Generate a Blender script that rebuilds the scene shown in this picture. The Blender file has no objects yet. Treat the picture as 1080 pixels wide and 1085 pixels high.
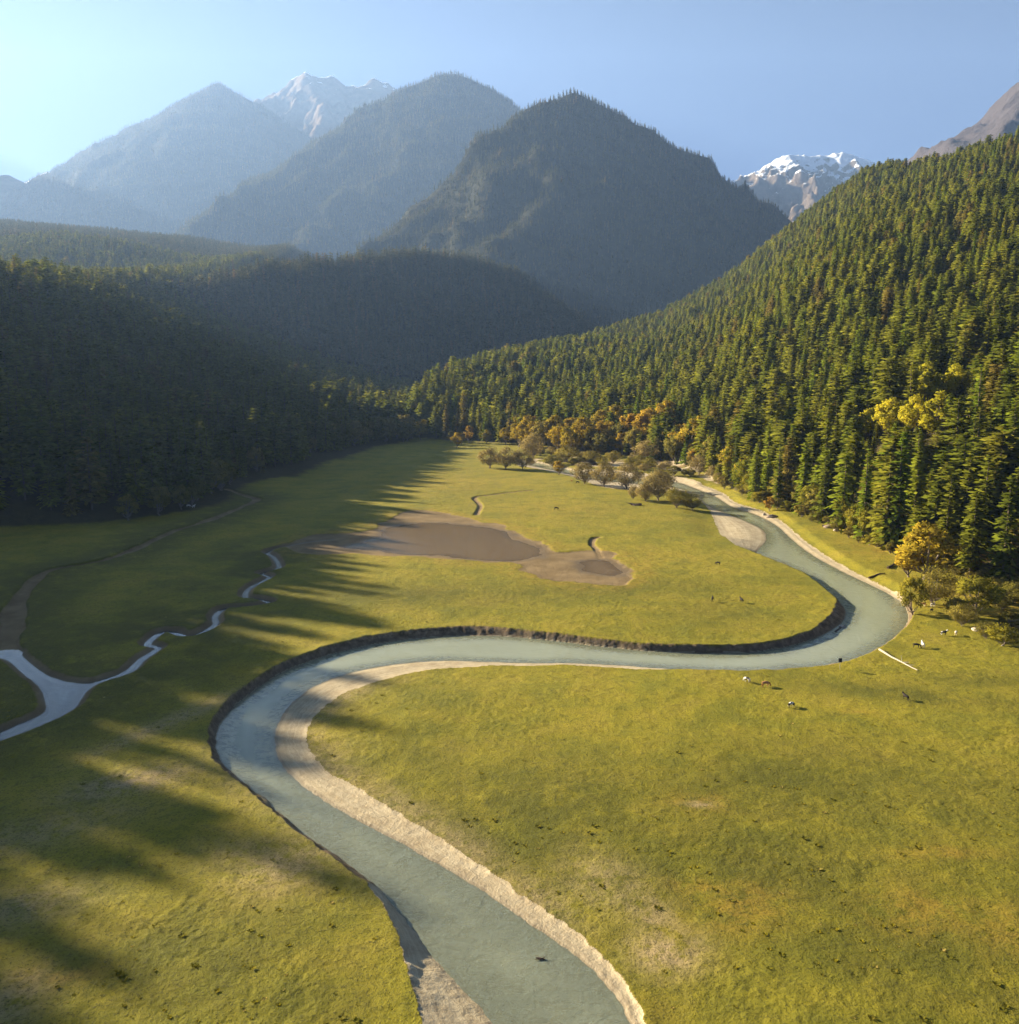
import bpy, bmesh, math, random
import numpy as np
from mathutils import Vector, Matrix
rng = np.random.default_rng(7)
random.seed(7)
SC = bpy.context.scene
COL = SC.collection
# ------------------------------------------------------------------ camera geometry
F = 930.0; CX, CY = 540.0, 542.5; CAMH = 75.0
PITCH = math.atan((542.5 - 390.0) / F)
CP, SP = math.cos(PITCH), math.sin(PITCH)
SUN_AZ = math.radians(62); SUN_EL = math.radians(19)      # azimuth to the left of +Y

def ray(px, py):
    u = (px - CX) / F; v = (CY - py) / F
    return np.array([u, CP + v * SP, -SP + v * CP])
def G(px, py, z=0.0):                    # pixel of the photo -> point of the valley floor
    d = ray(px, py); s = (z - CAMH) / d[2]
    return (d[0] * s, d[1] * s)
def Q(px, py, Y):                        # a far crest seen at that pixel, Y metres ahead
    d = ray(px, py); s = Y / d[1]
    return (d[0] * s, Y, CAMH + d[2] * s)
# ------------------------------------------------------------------ noise
def _hash(ix, iy, seed):
    n = (ix.astype(np.int64) * 374761393 + iy.astype(np.int64) * 668265263 + seed * 974634533) & 0xFFFFFFFF
    n = ((n ^ (n >> 13)) * 1274126177) & 0xFFFFFFFF
    n = ((n ^ (n >> 16)) * 2246822519) & 0xFFFFFFFF
    return ((n ^ (n >> 15)) & 0xFFFFFF) / float(0xFFFFFF)
def vnoise(x, y, seed=0):
    ix = np.floor(x); iy = np.floor(y); fx = x - ix; fy = y - iy
    fx = fx * fx * fx * (fx * (fx * 6 - 15) + 10); fy = fy * fy * fy * (fy * (fy * 6 - 15) + 10)
    a = _hash(ix, iy, seed); b = _hash(ix + 1, iy, seed); c = _hash(ix, iy + 1, seed); d = _hash(ix + 1, iy + 1, seed)
    return (a + (b - a) * fx) * (1 - fy) + (c + (d - c) * fx) * fy
def fbm(x, y, oct=4, seed=0, gain=.5):
    x = np.asarray(x, float); y = np.asarray(y, float)
    s = np.zeros_like(x); a = 1.0; t = 0.0; c, q = math.cos(.6), math.sin(.6)
    for o in range(oct):
        s += a * vnoise(x, y, seed + o * 17); t += a; a *= gain
        x, y = (c * x - q * y) * 2.03 + 13.7, (q * x + c * y) * 2.03 + 5.1
    return s / t
def ridged(x, y, oct=4, seed=0):
    x = np.asarray(x, float); y = np.asarray(y, float)
    s = np.zeros_like(x); a = 1.0; t = 0.0
    for o in range(oct):
        n = 1 - np.abs(2 * vnoise(x, y, seed + o * 31) - 1); s += a * n * n; t += a; a *= .5
        x, y = x * 2.1 + 3.3, y * 2.1 + 9.2
    return s / t
def sstep(a, b, x):
    t = np.clip((x - a) / (b - a), 0, 1); return t * t * (3 - 2 * t)
# ------------------------------------------------------------------ outlines traced on the valley floor
def smooth(pts, n=6, closed=False):
    P = np.array(pts, float); out = []
    m = len(P); rngi = range(m) if closed else range(m - 1)
    for i in rngi:
        if closed: p0, p1, p2, p3 = P[(i - 1) % m], P[i], P[(i + 1) % m], P[(i + 2) % m]
        else: p0, p1, p2, p3 = P[max(i - 1, 0)], P[i], P[i + 1], P[min(i + 2, m - 1)]
        for k in range(n):
            t = k / n
            out.append(.5 * ((2 * p1) + (-p0 + p2) * t + (2 * p0 - 5 * p1 + 4 * p2 - p3) * t * t + (-p0 + 3 * p1 - 3 * p2 + p3) * t ** 3))
    if not closed: out.append(P[-1])
    return np.array(out)
def dist_poly(x, y, P, closed=True):
    d2 = np.full(x.shape, 1e18); m = len(P)
    for i in range(m if closed else m - 1):
        a = P[i]; b = P[(i + 1) % m]; e = b - a; L = e @ e + 1e-12
        t = np.clip(((x - a[0]) * e[0] + (y - a[1]) * e[1]) / L, 0, 1)
        d2 = np.minimum(d2, (x - a[0] - t * e[0]) ** 2 + (y - a[1] - t * e[1]) ** 2)
    return np.sqrt(d2)
def inside(x, y, P):
    r = np.zeros(x.shape, bool); m = len(P)
    for i in range(m):
        a = P[i]; b = P[(i + 1) % m]
        if a[1] == b[1]: continue
        c = ((a[1] > y) != (b[1] > y)) & (x < (b[0] - a[0]) * (y - a[1]) / (b[1] - a[1]) + a[0])
        r ^= c
    return r
def sdist(x, y, P):                      # positive inside
    out = np.full(x.shape, -99.0)
    pad = 26
    m = (x > P[:, 0].min() - pad) & (x < P[:, 0].max() + pad) & (y > P[:, 1].min() - pad) & (y < P[:, 1].max() + pad)
    if m.any():
        xs, ys = x[m], y[m]; d = dist_poly(xs, ys, P); out[m] = np.where(inside(xs, ys, P), d, -d)
    return out
def gp(l, z=0): return [G(a, b, z) for a, b in l]
WZ = -2.05
bt_left = [(452,1130),(447,1085),(437,1050),(428,1020),(420,985),(405,955),(385,930),(360,910),(330,890),(300,865),(270,840),(245,820),(228,805),(221,785),(224,765),(238,745),(262,725),(290,708),(325,692),(370,678),(420,669),(470,664),(510,663),(550,666),(600,673),(650,680),(700,686),(745,688),(790,686),(830,678),(862,665),(880,650),(887,636),(880,624),(858,609),(830,597),(800,585),(778,576),(764,563),(757,548),(750,535),(737,524),(718,520),(690,521),(665,519),(640,516),(618,509),(600,503),(572,497),(548,493)]
bt_right = [(720,1130),(690,1085),(680,1060),(660,1030),(635,1000),(605,975),(570,950),(530,922),(490,895),(450,870),(415,850),(380,828),(348,810),(328,790),(325,770),(337,750),(362,730),(400,716),(450,705),(500,701),(525,700),(560,700),(600,699),(650,702),(700,706),(750,709),(800,710),(850,707),(890,702),(920,692),(945,678),(962,662),(965,650),(958,636),(945,622),(920,609),(892,595),(865,578),(845,563),(828,549),(806,538),(780,530),(766,520),(745,512),(725,506),(690,502),(655,498),(630,497),(605,495),(575,489),(550,487)]
we_left = [(560,1130),(522,1085),(492,1050),(462,1018),(441,990),(413,955),(390,931),(364,912),(334,892),(304,867),(274,842),(250,823),(235,808),(229,788),(233,768),(248,749),(272,730),(302,711),(342,696),(385,685),(430,678),(480,674),(530,674),(580,678),(630,684),(690,690),(745,692),(795,691),(836,685),(858,678),(880,668),(893,658),(896,648),(890,640),(872,624),(845,605),(818,594),(801,588),(806,580),(812,572),(809,562),(796,555),(775,546),(752,537),(740,527),(722,518),(690,514),(655,511),(630,508),(608,503),(575,496),(550,491)]
we_right = [(690,1130),(668,1085),(655,1060),(630,1030),(600,1005),(560,978),(520,950),(480,925),(440,902),(400,880),(360,858),(325,836),(302,815),(292,792),(294,770),(307,748),(332,728),(372,713),(420,704),(470,700.5),(510,701.5),(560,703),(600,703),(650,705),(700,708.5),(750,711),(800,712),(850,709),(890,704),(920,694),(944,680),(960,664),(963,651),(956,639),(940,628),(915,616),(886,602),(858,586),(838,570),(822,556),(800,545),(776,537),(758,526),(738,518),(718,511),(690,508),(655,506),(630,503),(605,498),(575,491),(551,489)]
BARL1 = smooth(gp(bt_right[1:24])); BARL2 = smooth(gp([(764,563),(757,548),(750,535),(737,524)])); BARL4 = smooth(gp(bt_left[:5])); BARL3 = smooth(gp([(945,622),(920,609),(892,595),(865,578),(845,563),(828,549),(806,538),(780,530),(766,520),(745,512)]))
CH = np.vstack([smooth(gp(bt_left)), smooth(gp(bt_right))[::-1]])
WE = np.vstack([smooth(gp(we_left, WZ)), smooth(gp(we_right, WZ))[::-1]])
pond = smooth(gp([(-60,700),(-20,690),(0,686),(18,686),(30,697),(48,710),(70,717.5),(89,719),(111,716.5),(111,718),(100,722),(91,729),(81,743),(63,755),(33,768),(0,780),(-60,800),(-60,785),(0,770),(22,761),(44,752),(48,742),(43,726),(26,711),(0,693),(-40,706)]), 5, True)
stream = smooth(gp([(108,717),(135,708),(150,695),(167,683),(156,679),(170,667),(183,666),(197,671),(213,667),(228,658),(228,650),(237,642),(262,640),(285,636),(275,632),(260,630),(265,620),(285,609),(277,605),(295,599),(290,588),(283,583),(300,578),(325,573),(352,570)]), 6)
gully = smooth(gp([(10,688),(10,668),(15,645),(30,620),(52,604),(107,593),(148,578),(185,561),(211,554),(241,543),(259,535),(272,528),(259,524),(241,520)]), 6)
drain = smooth(gp([(505,545),(509,535),(503,527),(520,524),(545,521),(566,519)]), 6)
drain2 = smooth(gp([(637,590),(632,581),(627,576),(630,570),(634,569)]), 6)
mud = smooth(gp([(300,578),(333,567),(392,560),(426,543),(455,541),(507,550),(541,558),(566,572),(592,584),(622,583),(652,587),(670,602),(670,615),(633,619),(592,615),(555,606),(548,598),(507,595),(448,591),(374,587),(318,585)]), 5, True)
pool_a = smooth(gp([(385,572),(426,557),(485,555),(530,561),(563,576),(572,590),(507,592),(448,588),(390,584),(362,580)], -.55), 5, True)
pool_b = smooth(gp([(607,595),(644,593),(665,604),(655,612),(626,609)], -.55), 5, True)
flats = smooth(gp([(565,489),(620,494),(680,496),(725,500),(760,512),(772,506),(755,497),(720,489),(670,486),(620,484),(580,484)]), 5, True)
side = smooth(gp([(1056,664),(1075,659),(1100,655),(1140,668),(1140,690),(1100,678),(1080,672)]), 5, True)
# bare or dry spots of the meadow: px, py, half-width and half-depth in metres, turn, strength
straw_spots = [(705,1000,4.5,4,0,.9),(690,965,3,7,.4,.6),(640,930,5,7,.5,.55),(300,915,7,7,.3,.7),(262,900,7,5,.2,.45),(140,828,11,5,.5,.9),(190,760,3.2,20,-.5,.7),(40,880,16,6,.6,.5),(20,960,8,5,.3,.6),(10,1060,4,6,0,.6),(742,852,2.2,1.0,0,.9),(345,745,5,8,0,.4),(340,800,5,8,0,.5)]
gold_spots = [(785,960,7,5,.5,.7),(745,940,5,2,-.3,.6),(980,965,8,5,.2,.7),(1000,905,8,2,0,.6),(1075,985,7,6,0,.6),(60,1032,4.5,1.8,.1,1.),(742,850,5,3,0,.8),(905,755,4,2,0,.6),(660,1075,7,5,.2,.4),(640,590,30,18,0,.5),(950,585,14,18,.4,.8),(1050,640,16,16,0,1.),(480,512,45,50,0,.4),(590,540,40,30,0,.35),(920,580,12,10,0,.5)]
lush_spots = [(800,930,34,22,.1,.85),(960,1010,26,16,0,.8),(640,850,20,18,0,.6),(210,1010,20,12,.2,.75),(330,1060,10,8,0,.6),(950,860,36,18,0,.7),(1050,930,20,14,0,.6),(560,870,26,26,.3,.9),(850,830,34,18,.2,.8),(880,900,26,16,0,.7),(800,1040,22,12,0,.6),(600,625,50,16,.1,.6),(420,630,45,14,.1,.7),(440,810,16,16,0,.6),(960,735,26,7,-.3,.8),(1040,720,14,6,0,.7),(250,1000,16,14,.2,.5),(760,650,20,16,0,.4),(430,730,20,12,0,.4),(170,1040,14,8,.3,.3),(1000,830,25,10,0,.7)]
def spots(x, y, L):
    o = np.zeros_like(x)
    for px, py, a, b, r, s in L:
        cx, cy = G(px, py); c, q = math.cos(r), math.sin(r)
        u = ((x - cx) * c + (y - cy) * q) / a; v = (-(x - cx) * q + (y - cy) * c) / b
        o = np.maximum(o, s * np.exp(-(u * u + v * v) * .8))
    return o
# ------------------------------------------------------------------ the two forested hillsides either side of the valley
def tt(px, py, Y=None):
    if Y is None: x, y = G(px, py); return x / y, y
    x, y, z = Q(px, py, Y); return x / y, y, z
_c = [(0, -508, 157), (350, -511, 154), (650, -524, 152)]
for px, py, Y in [(0,283,916),(100,290,1400),(200,287,2250),(280,268,3000)]:
    x, y, z = Q(px, py, Y); _c.append((y, x, z - 27))
_c += [(4200, -1000, 620), (9000, -1400, 700), (15000, -1600, 300)]
LC = np.array(_c)
LF = np.array([(0,-330),(150,-310),(300,-285),(405,-240),(425,-185),(450,-165),(640,-143),(800,-120),(950,-95),(1300,-95),(2250,-150),(3000,-200),(9000,-300),(15000,-300)])
rf = [tt(*a) for a in [(1300,700),(1180,665),(1080,622),(1020,606),(960,596),(905,570),(870,553),(830,538),(780,522),(740,500),(700,490),(640,480),(560,472),(480,467),(430,464)]]
rf.sort(); RFT = np.array(rf)
rc = [tt(*a) for a in [(1500,0,1100),(1300,60,1200),(1080,152,1400),(1000,172,1600),(920,186,1900),(870,222,2050),(835,248,2200),(770,300,2300),(700,340,2200),(620,364,1900),(560,381,1600),(480,405,1250),(440,424,1050)]]
rc.sort(); RCT = np.array(rc)
def hills(x, y):
    x = np.asarray(x, float); y = np.asarray(y, float)
    yy = np.maximum(y, 5)
    xc = np.interp(yy, LC[:, 0], LC[:, 1]); zc = np.interp(yy, LC[:, 0], LC[:, 2]); xf = np.interp(yy, LF[:, 0], LF[:, 1])
    xf = xf + 26 * (fbm(yy / 70, x * 0 + 3.1, 2, 5) - .5)
    s = (x - xc) / (xf - xc)
    left = np.where(s > 0, zc * np.maximum(1 - s, 0) ** 1.5, zc + .085 * (xc - x) * sstep(0, 500, xc - x) - 14 * sstep(0, 150, xc - x) * (1 - sstep(200, 600, xc - x)))
    t = x / yy
    Df = np.interp(t, RFT[:, 0], RFT[:, 1]); Dc = np.interp(t, RCT[:, 0], RCT[:, 1]); Zc = np.interp(t, RCT[:, 0], RCT[:, 2])
    Zc = Zc * sstep(-.125, -.085, t)
    r = (yy - Df) / (Dc - Df)
    right = np.where(r < 1, Zc * r, Zc * (1 - .9 * (r - 1)))
    right = np.where(t > -.125, right, -5)
    big = 60 * (fbm(x / 330, y / 330, 3, 11) - .5) + 16 * (fbm(x / 70, y / 70, 3, 12) - .5)
    h = np.maximum(left, right)
    h = h + big * sstep(10, 90, h) * (.35 + .65 * sstep(.0, .3, 1 - np.abs(r)) * (right > left) + .0)
    return np.maximum(h, 0)
# ------------------------------------------------------------------ valley floor and river bed
def ground_fields(x, y, micro=True):
    A = {}
    H = hills(x, y)
    wob = .9 * (fbm(x / 5, y / 5, 3, 41) - .5) + .8 * (fbm(x / 1.6, y / 1.6, 2, 42) - .5)
    near = (y < 950) & (np.abs(x) < 420)
    C = np.full(x.shape, -99.); W = np.full(x.shape, -99.)
    C[near] = sdist(x[near], y[near], CH); W[near] = sdist(x[near], y[near], WE)
    C = C + wob; W = W + .5 * wob
    C = np.maximum(C, W + 1.25)
    z = H + .9 * (fbm(x / 45, y / 45, 3, 21) - .5) * (1 - sstep(-6, 0, C))
    wide = C + np.abs(W)
    fr = np.clip(C / np.maximum(wide, .3), 0, 1); dl = np.full(x.shape, 99.); nl = near & (np.abs(x) < 260)
    d4 = np.full(x.shape, 99.); d4[nl] = dist_poly(x[nl], y[nl], BARL4, False)
    for L_ in (BARL1, BARL2, BARL3, BARL4): dl[nl] = np.minimum(dl[nl], dist_poly(x[nl], y[nl], L_, False))
    bar = np.maximum((1 - sstep(np.where(y > 320, 30, 12), np.where(y > 320, 38, 16), dl)) * sstep(.6, 1.4, wide), sstep(2.5, 4, wide) * (y > 480)) * (C > 0)
    slope = WZ * np.where(bar > 0, fr * (1 - bar) + bar * fr, fr)
    zb = slope + bar * .10 * (fbm(x / 6, y / 6, 3, 51) - .5) * sstep(0, 2, C) * sstep(0, 1.5, -W)
    bed = WZ - np.minimum(1.1, .16 * np.maximum(W, 0))
    z = np.where(W > 0, bed, np.where(C > 0, zb, z))
    A['sand'] = np.where(C > 0, np.maximum(bar, W > 0), 0.)
    A['bank'] = np.where((C > -.15) & (W < 0), 1 - bar, 0.) * sstep(-.15, .1, C)
    A['wet'] = np.where(C > 0, sstep(-1.6, .2, W), 0.)
    A['dep'] = np.clip(W, 0, 20); A['bf'] = fr
    low = np.zeros_like(x)
    nl = near & (np.abs(x) < 260)
    for L_, wd in ((BARL1, 26.), (BARL2, 18.), (BARL3, 6.)): low[nl] = np.maximum(low[nl], 1.35 * (1 - sstep(0, wd, dist_poly(x[nl], y[nl], L_, False))))
    lowm = low * (1 - sstep(0, 1, np.clip(C / np.maximum(wide, .3), 0, 1))) * (W <= 0)
    z = z - lowm
    # the shaded side: pond, brook, dry gully, mud flat
    sd = np.full(x.shape, -99.); ds = np.full(x.shape, 99.); dg = ds.copy(); dd = ds.copy(); m_ = sd.copy(); pa = sd.copy(); sr = sd.copy()
    n = near & (x < 40) & (y > 120)
    sd[n] = sdist(x[n], y[n], pond)
    ds[n] = dist_poly(x[n], y[n], stream, False); dg[n] = dist_poly(x[n], y[n], gully, False)
    n = near & (y > 280) & (y < 700) & (x < 120)
    m_[n] = sdist(x[n], y[n], mud) + 11 * (fbm(x[n] / 13, y[n] / 17, 4, 61, .6) - .5)
    pa[n] = np.maximum(sdist(x[n], y[n], pool_a), sdist(x[n], y[n], pool_b)) + 14 * (fbm(x[n] / 20, y[n] / 26, 4, 62, .6) - .5)
    dd[n] = np.minimum(dist_poly(x[n], y[n], drain, False), dist_poly(x[n], y[n], drain2, False))
    n = near & (x > 90) & (y < 330)
    sr[n] = sdist(x[n], y[n], side)
    sw = np.interp(y, [180, 230, 420], [1.5, 1.0, .85])
    cut = np.maximum(np.maximum(sd + wob * .4, sw - ds + wob * .25), sr)
    k = sstep(-2.2, .0, cut); z = z * (1 - k) + (-1.0) * k - .6 * sstep(-.3, .8, cut)
    A['mud'] = np.maximum(sstep(-3.2, -.5, cut) * .8, 0)
    gw = np.interp(y, [190, 300, 480], [5.5, 3.0, 3.4]) * (.6 + .8 * fbm(x / 14, y / 14, 2, 71))
    g = sstep(0, 1.6, gw - dg); z = z - 1.3 * g; A['mud'] = np.maximum(A['mud'], g)
    g = sstep(0, 1.0, 1.9 - dd + wob * .6); z = z - .6 * g; A['mud'] = np.maximum(A['mud'], g)
    g = sstep(-1, 2.5, m_); z = z * (1 - .7 * g) - .42 * g; A['mud'] = np.maximum(A['mud'], g)
    A['wet'] = np.maximum(A['wet'], sstep(-5, .5, pa) * .9)
    z = z - .35 * sstep(-1.5, 4, pa)
    A['wet'] = np.maximum(A['wet'], sstep(-1.2, 0, cut) * .7)
    fl = np.full(x.shape, -99.); n = near & (y > 420); fl[n] = sdist(x[n], y[n], flats)
    A['sand'] = np.maximum(A['sand'], sstep(-3, 3, fl) * sstep(.52, .62, fbm(x / 22, y / 9, 3, 91)) * (C <= 0))
    A['mud'] = np.maximum(A['mud'], .8 * sstep(-3, 5, fl) * sstep(.46, .56, fbm(x / 26, y / 12, 3, 93)) * (C <= 0))
    mb = (1 - sstep(11, 15, d4)) * (C > 0) * (W < .5); A['mud'] = np.maximum(A['mud'], mb * .85); A['wet'] = A['wet'] * (1 - .7 * mb)
    A['straw'] = np.maximum(spots(x, y, straw_spots), .55 * sstep(-9, -.5, C) * bar_near(x, y)); A['gold'] = np.maximum(spots(x, y, gold_spots), .55 * sstep(-14, -1, m_)); A['lush_shade'] = spots(x, y, lush_spots)
    A['lush_shade'] = np.maximum(A['lush_shade'], .85 * (1 - sstep(4, 42, ds)) * sstep(.3, .55, fbm(x / 25, y / 25, 3, 95))); A['lush_shade'] = np.maximum(A['lush_shade'], .8 * (1 - sstep(3, 30, np.minimum(dg, np.maximum(-sd, 0)))))  # dark sedge round brook, gully and pond, also deepening the meadow's shade by colour
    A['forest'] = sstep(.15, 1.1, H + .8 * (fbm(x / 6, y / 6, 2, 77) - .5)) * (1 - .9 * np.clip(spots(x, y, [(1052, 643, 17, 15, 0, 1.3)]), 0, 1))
    A['cut'] = cut; A['pa'] = pa; A['W'] = W; A['C'] = C
    if micro:
        g = (1 - np.clip(A['sand'] + A['mud'], 0, 1))
        r = fbm(x / .9, y / .9, 2, 81) - .5
        lum = sstep(.45, .75, fbm(x / 14, y / 14, 3, 82))
        z = z + g * (.22 * r * (.35 + .65 * lum) * (1 - sstep(250, 420, y)) +   .25 * (fbm(x / 3.2, y / 3.2, 2, 83) - .5) * (1 - sstep(500, 900, y)))
        z = z + A['sand'] * .05 * (fbm(x / 1.1, y / 1.1, 2, 84) - .5) * (A['dep'] < .01)
    return z, A
def bar_near(x, y):
    # dry grass fringe beside the two long sand bars
    out = np.zeros_like(x)
    for px, py, r in [(340,800,22),(420,850,20),(360,735,18),(560,945,10),(480,890,12)]:
        cx, cy = G(px, py); out = np.maximum(out, np.exp(-((x - cx) ** 2 + (y - cy) ** 2) / r ** 2))
    return out
def ground_z(x, y):
    a = np.atleast_1d(np.asarray(x, float)); b = np.atleast_1d(np.asarray(y, float))
    return ground_fields(a, b, False)[0]
# ------------------------------------------------------------------ mountains: ridge lines with flanks
MTN = {}
def seg_field(x, y, ridges, slope, seed, rough, crest):
    h = np.full(x.shape, -1e5)
    wx = x + 70 * (fbm(x / 420, y / 420, 3, seed) - .5); wy = y + 70 * (fbm(x / 420, y / 420, 3, seed + 3) - .5)
    for pts, sl in ridges:
        sl = sl or slope
        for a, b in zip(pts[:-1], pts[1:]):
            e = np.array(b[:2]) - np.array(a[:2]); L = e @ e + 1e-9
            t = np.clip(((wx - a[0]) * e[0] + (wy - a[1]) * e[1]) / L, 0, 1)
            d = np.hypot(wx - a[0] - t * e[0], wy - a[1] - t * e[1])
            d2 = np.sqrt(d * d + 12 ** 2) - 12
            h = np.maximum(h, a[2] + t * (b[2] - a[2]) - sl * d2)
    base = max(p[2] for r, _ in ridges for p in r)
    fall = 1 - np.clip(h / base, 0, 1)
    k = crest + (1 - crest) * sstep(0, .25, fall)
    h = h + rough * k * (1.5 * (ridged(x / 380, y / 380, 4, seed + 7) - .45) + .8 * (fbm(x / 120, y / 120, 3, seed + 9) - .5))
    return h
def R(*p): return [Q(*a) for a in p]
MTN['front'] = dict(ridges=[(R((605,97,4640),(650,118,4785),(700,143,4959),(760,183,5220),(800,213,5423),(838,236,5626),(880,300,5800),(930,380,5945)), None),
    (R((605,97,4640),(560,118,4568),(510,168,4437),(460,208,4292),(410,243,4132),(370,268,3988),(320,292,3842)), None),
    (R((605,97,4640),(603,140,4400),(590,182,4130),(562,222,3850),(522,262,3550),(470,300,3250),(430,330,3050)), .95),
    (R((616,103,4654),(630,140,4437),(645,180,4234)), 1.0)], slope=.95, seed=100, rough=110, crest=.05, step=22)
MTN['shelf'] = dict(ridges=[(R((60,304,1600),(120,303,1720),(200,300,1880),(270,290,2060),(335,282,2260),(390,275,2420),(440,271,2540),(490,275,2660),(540,292,2780),(585,324,2880),(625,362,2960)), None)], slope=.78, seed=500, rough=40, crest=.2, step=14)
MTN['middle'] = dict(ridges=[(R((485,78,8602),(465,80,8565),(435,91,8508),(405,107,8373),(380,120,8220),(330,154,7742),(280,188,7264),(240,214,6785),(195,240,6308)), None),
    (R((485,78,8602),(520,93,8565),(548,118,8411),(600,175,8220),(660,240,8028)), None),
    (R((440,92,8508),(425,120,8125),(400,155,7647),(372,192,7110),(338,240,6403),(300,262,5831)), .85)], slope=.78, seed=140, rough=90, crest=.12, step=32)
MTN['far'] = dict(ridges=[(R((232,87,11276),(200,106,11276),(180,118,11241),(140,133,11206),(100,158,11090),(50,193,10904),(20,208,10695),(-60,245,10114)), None),
    (R((232,87,11276),(270,109,11276),(310,134,11241),(350,170,11090),(420,230,10904)), None),
    (R((232,87,11276),(205,130,10602),(165,170,9835),(120,215,8835)), .8),(R((140,133,11206),(90,190,10114),(40,230,8951)), .8)], slope=.72, seed=180, rough=90, crest=.1, step=42)
MTN['edge'] = dict(ridges=[(R((-260,60,10923),(-100,130,11090),(-30,168,11090),(0,183,11090),(24,203,11007)), None),(R((-30,168,11090),(-60,220,9626)), None)], slope=.6, seed=220, rough=80, crest=.1, step=60)
MTN['bare'] = dict(ridges=[(R((1250,10,5460),(1160,50,5460),(1100,84,5390),(1080,98,5348),(1040,126,5320),(1005,154,5320),(960,200,5250)), None),(R((1100,84,5390),(1060,150,4620)), None)], slope=.7, seed=260, rough=90, crest=.2, step=22)
MTN['snow'] = dict(ridges=[(R((240,140,12797),(280,106,12797),(296,97,12797),(311,84,12831),(325,77,12797),(337,84,12797),(352,83,12877),(368,92,12877),(384,94,12961),(397,81,12961),(412,90,13045),(450,110,13125)), None),
    (R((325,77,12797),(335,110,11977),(345,150,10993)), None),(R((397,81,12961),(390,120,12141)), None),(R((300,95,12797),(290,130,11977)), None)], slope=.95, seed=300, rough=260, crest=.22, step=20)
MTN['snowb'] = dict(ridges=[(R((792,216,10875),(803,188,10875),(812,174,10875),(834,165,10802),(858,168,10875),(876,164,10948),(892,160,10948),(914,168,10948),(945,176,11020),(1000,190,11020)), None),
    (R((834,165,10802),(850,190,10150),(860,215,9570)), None),(R((892,160,10948),(890,190,10295)), None),(R((812,174,10875),(806,200,10295)), None)], slope=.85, seed=340, rough=230, crest=.2, step=17)
MTN['notch'] = dict(ridges=[(R((0,205,11812),(28,194,11812),(38,188,11812),(52,182,11812),(80,190,11812),(120,200,11812)), None)], slope=.6, seed=380, rough=90, crest=.2, step=30)
def mtn_h(k, x, y):
    m = MTN[k]; return seg_field(np.asarray(x, float), np.asarray(y, float), m['ridges'], m['slope'], m['seed'], m['rough'], m['crest'])
# ------------------------------------------------------------------ mesh helpers
def mesh_np(name, V, Fq, attrs=None, smooth_=True, mats=(), midx=None, normals=None):
    me = bpy.data.meshes.new(name)
    V = np.asarray(V, np.float32); n = len(V)
    me.vertices.add(n); me.vertices.foreach_set('co', V.ravel())
    if isinstance(Fq, np.ndarray): groups = [Fq]
    else: groups = [np.asarray(f) for f in Fq if len(f)]
    tot = sum(f.size for f in groups); nf = sum(len(f) for f in groups)
    if nf:
        me.loops.add(tot); me.polygons.add(nf)
        me.loops.foreach_set('vertex_index', np.concatenate([f.ravel() for f in groups]).astype(np.int32))
        lt = np.concatenate([np.full(len(f), f.shape[1]) for f in groups]); ls = np.concatenate([[0], np.cumsum(lt)[:-1]])
        me.polygons.foreach_set('loop_start', ls.astype(np.int32))
        me.polygons.foreach_set('use_smooth', np.full(nf, smooth_))
        if midx is not None: me.polygons.foreach_set('material_index', np.asarray(midx, np.int32))
    for k, v in (attrs or {}).items():
        v = np.asarray(v)
        if v.dtype.kind == 'i':
            a = me.attributes.new(k, 'INT', 'POINT'); a.data.foreach_set('value', v.astype(np.int32))
        else:
            a = me.attributes.new(k, 'FLOAT', 'POINT'); a.data.foreach_set('value', v.astype(np.float32))
    for m in mats: me.materials.append(m)
    me.update(calc_edges=True); me.validate()
    if normals is not None: me.normals_split_custom_set_from_vertices([tuple(q) for q in normals.tolist()])
    return me
def link(name, me, parent=None, **props):
    o = bpy.data.objects.new(name, me); COL.objects.link(o)
    if parent: o.parent = parent
    for k, v in props.items(): o[k] = v
    return o
def grid_faces(ny, nx):
    i = np.arange((ny - 1) * (nx - 1)); r = i // (nx - 1); c = i % (nx - 1); a = r * nx + c
    return np.stack([a, a + 1, a + nx + 1, a + nx], 1)
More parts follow.
